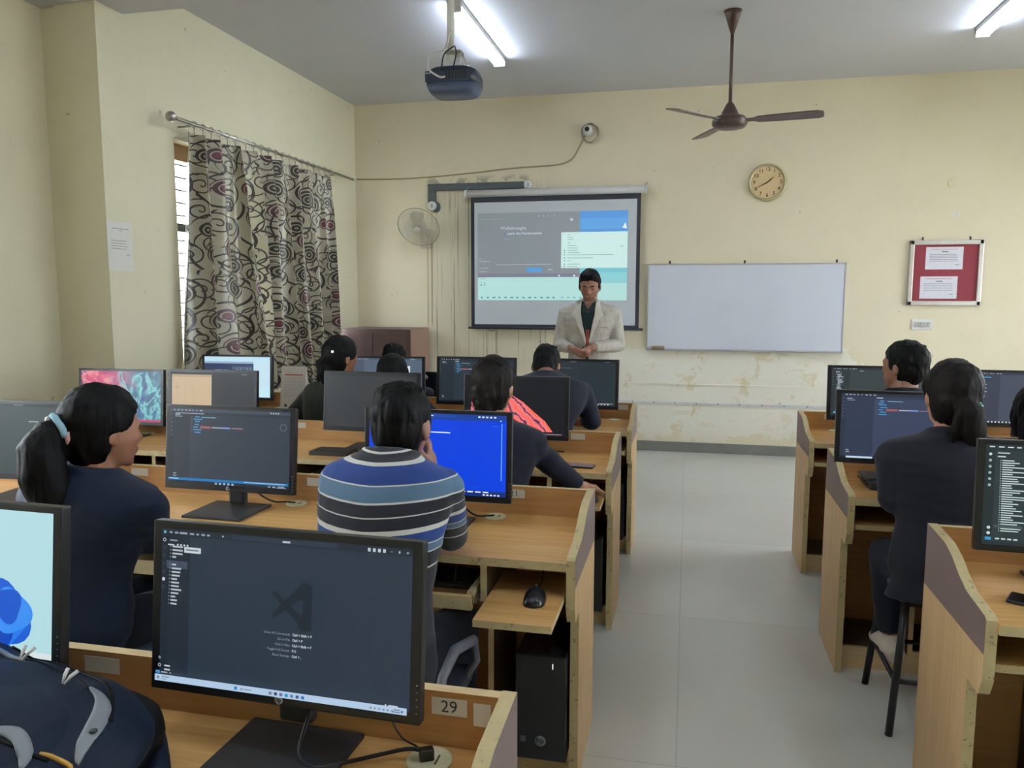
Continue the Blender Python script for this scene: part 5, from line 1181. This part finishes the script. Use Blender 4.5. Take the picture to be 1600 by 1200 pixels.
# student in the olive jacket
ol, Mh, jm, N, A = person('student in a dark olive quilted jacket, black hair pinned up, by the curtain', -1.98, 3.98, -8, top=1.262, sh=.20, lean=(.05, .10), hyaw=-22, hpitch=-8, arms={'R': ((-1.88, 4.10, .80), (-1.93, 4.33, .79)), 'L': ((-2.20, 4.06, .82), (-2.16, 4.3, .79))}, jacket=M_olive, hair='low_tail', hips=.18, skin=M_skin)
b = MB(); b.box((-.018, -.008, -.01), (.018, .008, .01), plain('hair_clip', srgb(190, 196, 206), .3, .5), bev=.004); o = b.build('hair_clip', ol); o.location = Mh @ Vector((.05, -.095, .03)); o.scale = (.5, .5, .7)
b = MB(); b.tube([N+Vector((-.03, -.085, .0)), N+Vector((.03, -.085, .01)), N+Vector((.075, -.03, .0)), N+Vector((.078, .03, -.02))], [.014, .02, .02, .016], plain('checked_scarf', srgb(104, 110, 118), .9, nz=.3, nscale=60), 10); b.build('scarf', ol)
# long-haired student
person('student with long loose black hair and dark blazer, facing the pale grey-blue monitor', -1.58, 4.00, 0, top=1.20, sh=.195, lean=(-.03, .12), headshift=(-.02, .02, -.04), hpitch=-8, arms={'R': ((-1.37, 4.15, .80), (-1.47, 4.38, .79)), 'L': ((-1.78, 4.15, .80), (-1.70, 4.38, .79))}, jacket=M_jet, hair='long', hips=.17)
# person beyond the first row
person('person in the corner beyond the pale grey-blue monitor, only dark hair showing', -1.97, 4.98, 0, top=1.165, sh=.18, lean=(0, .06), hpitch=-12, jacket=M_jet, hair='short', vox=.01, hips=.16, trousers=M_jean, arms={'R': ((-1.74, 5.08, .82), (-1.80, 5.27, .80)), 'L': ((-2.22, 5.08, .82), (-2.15, 5.27, .80))})
# blazer student across the aisle
bz, Mh, jm, N, A = person('student in a black blazer on a stool across the aisle, green clip in dark hair', .885, 2.80, 4, top=1.275, sh=.215, lean=(.0, .07), hyaw=4, hpitch=-3, hroll=3, arms={'L': ((.71, 2.86, .80), (.82, 3.05, .79)), 'R': ((1.07, 2.88, .80), (1.02, 3.10, .79))}, jacket=M_jet, hair='low_tail', vox=.0075, hmat=M_hairb, hips=.185, skirt=.14,
    knee={-1: ((.735, 3.0, .56), (.765, 2.985, .235)), 1: ((.97, 3.10, .56), (.97, 3.02, .235))}, shoe=plain('white_trainer', srgb(196, 188, 176), .6), sock=True, hip_z=.59, hk=1.02)
b = MB(); mm = plain('green_glitter', srgb(96, 160, 140), .25, .5, nz=.3, nscale=200)
for i in range(7): b.ell(Mh @ Vector((.035+.006*i-.02, -.100-.003*math.sin(i), .030-.008*i)), (.008, .006, .006), mm, seg=8, rings=6)
b.build('hair_clip', bz)
# young man in profile
person('short-haired young man in a dark jacket, head turned in profile to the aisle', 1.02, 3.90, 0, top=1.285, sh=.20, lean=(-.02, .06), hyaw=45, hpitch=2, arms={'L': ((.80, 4.05, .82), (.88, 4.3, .79)), 'R': ((1.32, 4.05, .82), (1.2, 4.3, .79))}, jacket=M_jet, hair='short', hips=.17, hk=1.05, skin=M_skind)
# person at the photo edge
person('person in black cut by the photo edge, beside the black-blazer student', 1.27, 2.88, 0, top=1.19, sh=.18, lean=(-.07, .10), hpitch=-14, arms={'L': ((1.13, 3.0, .80), (1.16, 3.2, .79)), 'R': ((1.46, 3.0, .82), (1.4, 3.2, .79))}, jacket=M_jet, hair='long', hips=.16, vox=.01)
# seats
stool(.895, 2.93, 0, 'black-legged stool with a blue seat under the black-blazer student', .50)
stool(-1.665, 1.80, 0, 'stool under the ponytailed student'); stool(-.755, 2.84, 0, 'stool under the tied-hair student'); stool(-.68, 4.03, 0, 'stool under the bent-over student')
stool(-1.98, 3.95, 0, 'stool under the student in the olive jacket'); stool(-1.55, 3.97, 0, 'stool under the long-haired student'); stool(-1.97, 4.94, 0, 'stool under the person beyond the first desk'); stool(1.05, 3.88, 0, 'stool under the young man in profile'); stool(1.36, 2.84, 0, 'stool under the person at the photo edge')
t = thing('chair', 'dark chair with a curved grey armrest under the striped sweater wearer', 'chair', (-.765, 1.80, 0))
b = MB(); b.box((-.21, -.20, .44), (.21, .20, .48), plain('dark_seat', srgb(30, 34, 44), .8), bev=.015); b.build('seat', t)
b = MB(); b.lathe([(.03, .08), (.03, .44)], (0, 0, 0), M_black, 16)
for i in range(5): a = 2*PI*i/5+.3; b.tube([(0, 0, .09), (.24*math.cos(a), .24*math.sin(a), .06)], [.022, .014], M_black, 8)
b.build('base', t)
for i in range(5): a = 2*PI*i/5+.3; b = MB(); b.cap((.24*math.cos(a)-.012, .24*math.sin(a), .03), (.24*math.cos(a)+.012, .24*math.sin(a), .03), .03, .03, M_black, 12); b.build('castor', t)
for s_ in (-1, 1):
    b = MB(); b.tube([(s_*.19, .12, .45), (s_*.22, .18, .50), (s_*.225, .13, .58), (s_*.22, -.02, .62), (s_*.22, -.12, .60), (s_*.20, -.16, .46)], [.010, .012, .014, .014, .012, .010], plain('grey_armrest', srgb(74, 76, 82), .5), 12); b.build('armrest', t)

# ------------------------------------------------------------------ backpack on the nearest desk
M_bag = cloth_mat('navy_nylon', (13, 25, 45), .12, 260, .65, .0); M_bagd = cloth_mat('black_nylon', (9, 10, 13), .1, 260, .7, .0)
t = thing('backpack', 'navy and black backpack lying on the nearest desk, grey piping and white zip pulls', 'backpack', (-1.03, .90, ZT), rad(-10))
def bag_shell(mb, size, it, seed, m, name):
    me = voxel(mb, size, it, wr(.005, seed, 8), [m])
    for v in me.vertices: v.co.z = max(v.co.z, .002)
    link(name, me, t); return me
b = MB(); b.ell((-.06, .01, .080), (.26, .19, .088), M_bag); b.ell((.04, .05, .085), (.22, .15, .072), M_bag); b.ell((-.18, .04, .08), (.17, .17, .10), M_bag); b.ell((.10, -.06, .07), (.16, .13, .075), M_bag)
meA = bag_shell(b, .007, 8, 2, M_bag, 'main_compartment')
b = MB(); b.ell((.105, .115, .055), (.115, .10, .078), M_bagd); b.ell((.140, .02, .05), (.085, .12, .070), M_bagd); meB = bag_shell(b, .007, 6, 4, M_bagd, 'side_panel')
b = MB(); b.ell((.0, -.01, .115), (.20, .145, .052), M_bag); b.ell((.08, -.05, .105), (.12, .10, .05), M_bag); meC = bag_shell(b, .007, 7, 9, M_bag, 'front_pocket')
b = MB(); b.ell((.10, -.13, .10), (.15, .075, .058), M_bag); meD = bag_shell(b, .007, 6, 11, M_bag, 'lower_pocket')
b = MB(); b.tube([(.05, .17, .03), (.15, .19, .025), (.235, .12, .02), (.25, .0, .015)], [.02, .024, .024, .02], M_bag, 12); bag_shell(b, .007, 4, 5, M_bag, 'strap')
allv = []; ap = []
for m_ in (meA, meB, meC, meD):
    ap += [tuple(i+len(allv) for i in p.vertices) for p in m_.polygons]; allv += [v.co.copy() for v in m_.vertices]
bv = BVHTree.FromPolygons(allv, ap)
def on(px, py, off=.003):
    h, n_, _, _ = bv.ray_cast(Vector((px, py, 1)), Vector((0, 0, -1))); return h+n_*off if h else Vector((px, py, .05))
def top_strip(pts, wd, m, name, off=.003, sub=5):
    P2 = []; W2 = []; wl = wd if isinstance(wd, list) else [wd]*len(pts)
    for i in range(len(pts)-1):
        a, b_, c, d = [Vector((*pts[max(0, min(len(pts)-1, j))], 0)) for j in (i-1, i, i+1, i+2)]
        for k_ in range(sub):
            u = k_/sub; P2.append(.5*((2*b_)+(c-a)*u+(2*a-5*b_+4*c-d)*u*u+(3*b_-a-3*c+d)*u**3)); W2.append(wl[i]*(1-u)+wl[i+1]*u)
    P2.append(Vector((*pts[-1], 0))); W2.append(wl[-1]); rings = []
    for i, p in enumerate(P2):
        d = (P2[min(i+1, len(P2)-1)]-P2[max(i-1, 0)]).normalized(); n_ = Vector((-d.y, d.x, 0))
        row = [on(p.x+n_.x*W2[i]*u, p.y+n_.y*W2[i]*u, off) for u in (-1, -.5, 0, .5, 1)]; rings.append(row+[q-Vector((0, 0, off*1.5)) for q in row[::-1]])
    bm = MB(True); bm.loft(rings, m); return bm.build(name, t)
M_pipe = plain('grey_reflective', srgb(124, 128, 134), .5, nz=.1)
top_strip([(.118, .104), (.145, .098), (.175, .078), (.198, .045), (.212, .015), (.222, -.004)], [.002, .007, .012, .012, .008, .002], M_pipe, 'grey_trim', .004)
top_strip([(-.16, .10), (-.12, .118), (-.086, .122), (-.055, .118)], [.002, .006, .006, .002], M_pipe, 'grey_trim', .004)
top_strip([(.10, -.045), (.135, -.030), (.170, -.040), (.19, -.06)], [.002, .010, .010, .002], M_pipe, 'grey_trim', .004)
top_strip([(-.14, .16), (-.06, .168), (.02, .160), (.09, .142), (.150, .115), (.20, .07)], .0035, M_bagd, 'zip', .003)
top_strip([(-.10, .125), (-.02, .138), (.06, .125), (.12, .10)], .0022, M_bagd, 'seam', .002)
top_strip([(.0, -.03), (.07, -.05), (.14, -.045), (.20, -.03)], .003, M_bagd, 'zip', .003)
for (zx, zy) in ((-.047, .143), (.080, .122)):
    for s_ in (-1, 1):
        b = MB(); p0 = on(zx+s_*.002, zy-.034, .005); p1 = p0+Vector((s_*.009+.005, .014, .018)); b.tube([p0, (p0+p1)/2+Vector((0, 0, .002)), p1], [.0016, .003, .003], M_white, 8); b.build('zip_pull', t)
top_strip([(.185, -.030), (.222, -.012)], .002, plain('yellow_zip', srgb(206, 160, 76), .4, .3), 'yellow_zip', .006)
b = MB(); b.ell(on(.207, .036, .006), (.006, .006, .003), M_black, seg=12, rings=8); b.build('eyelet', t)
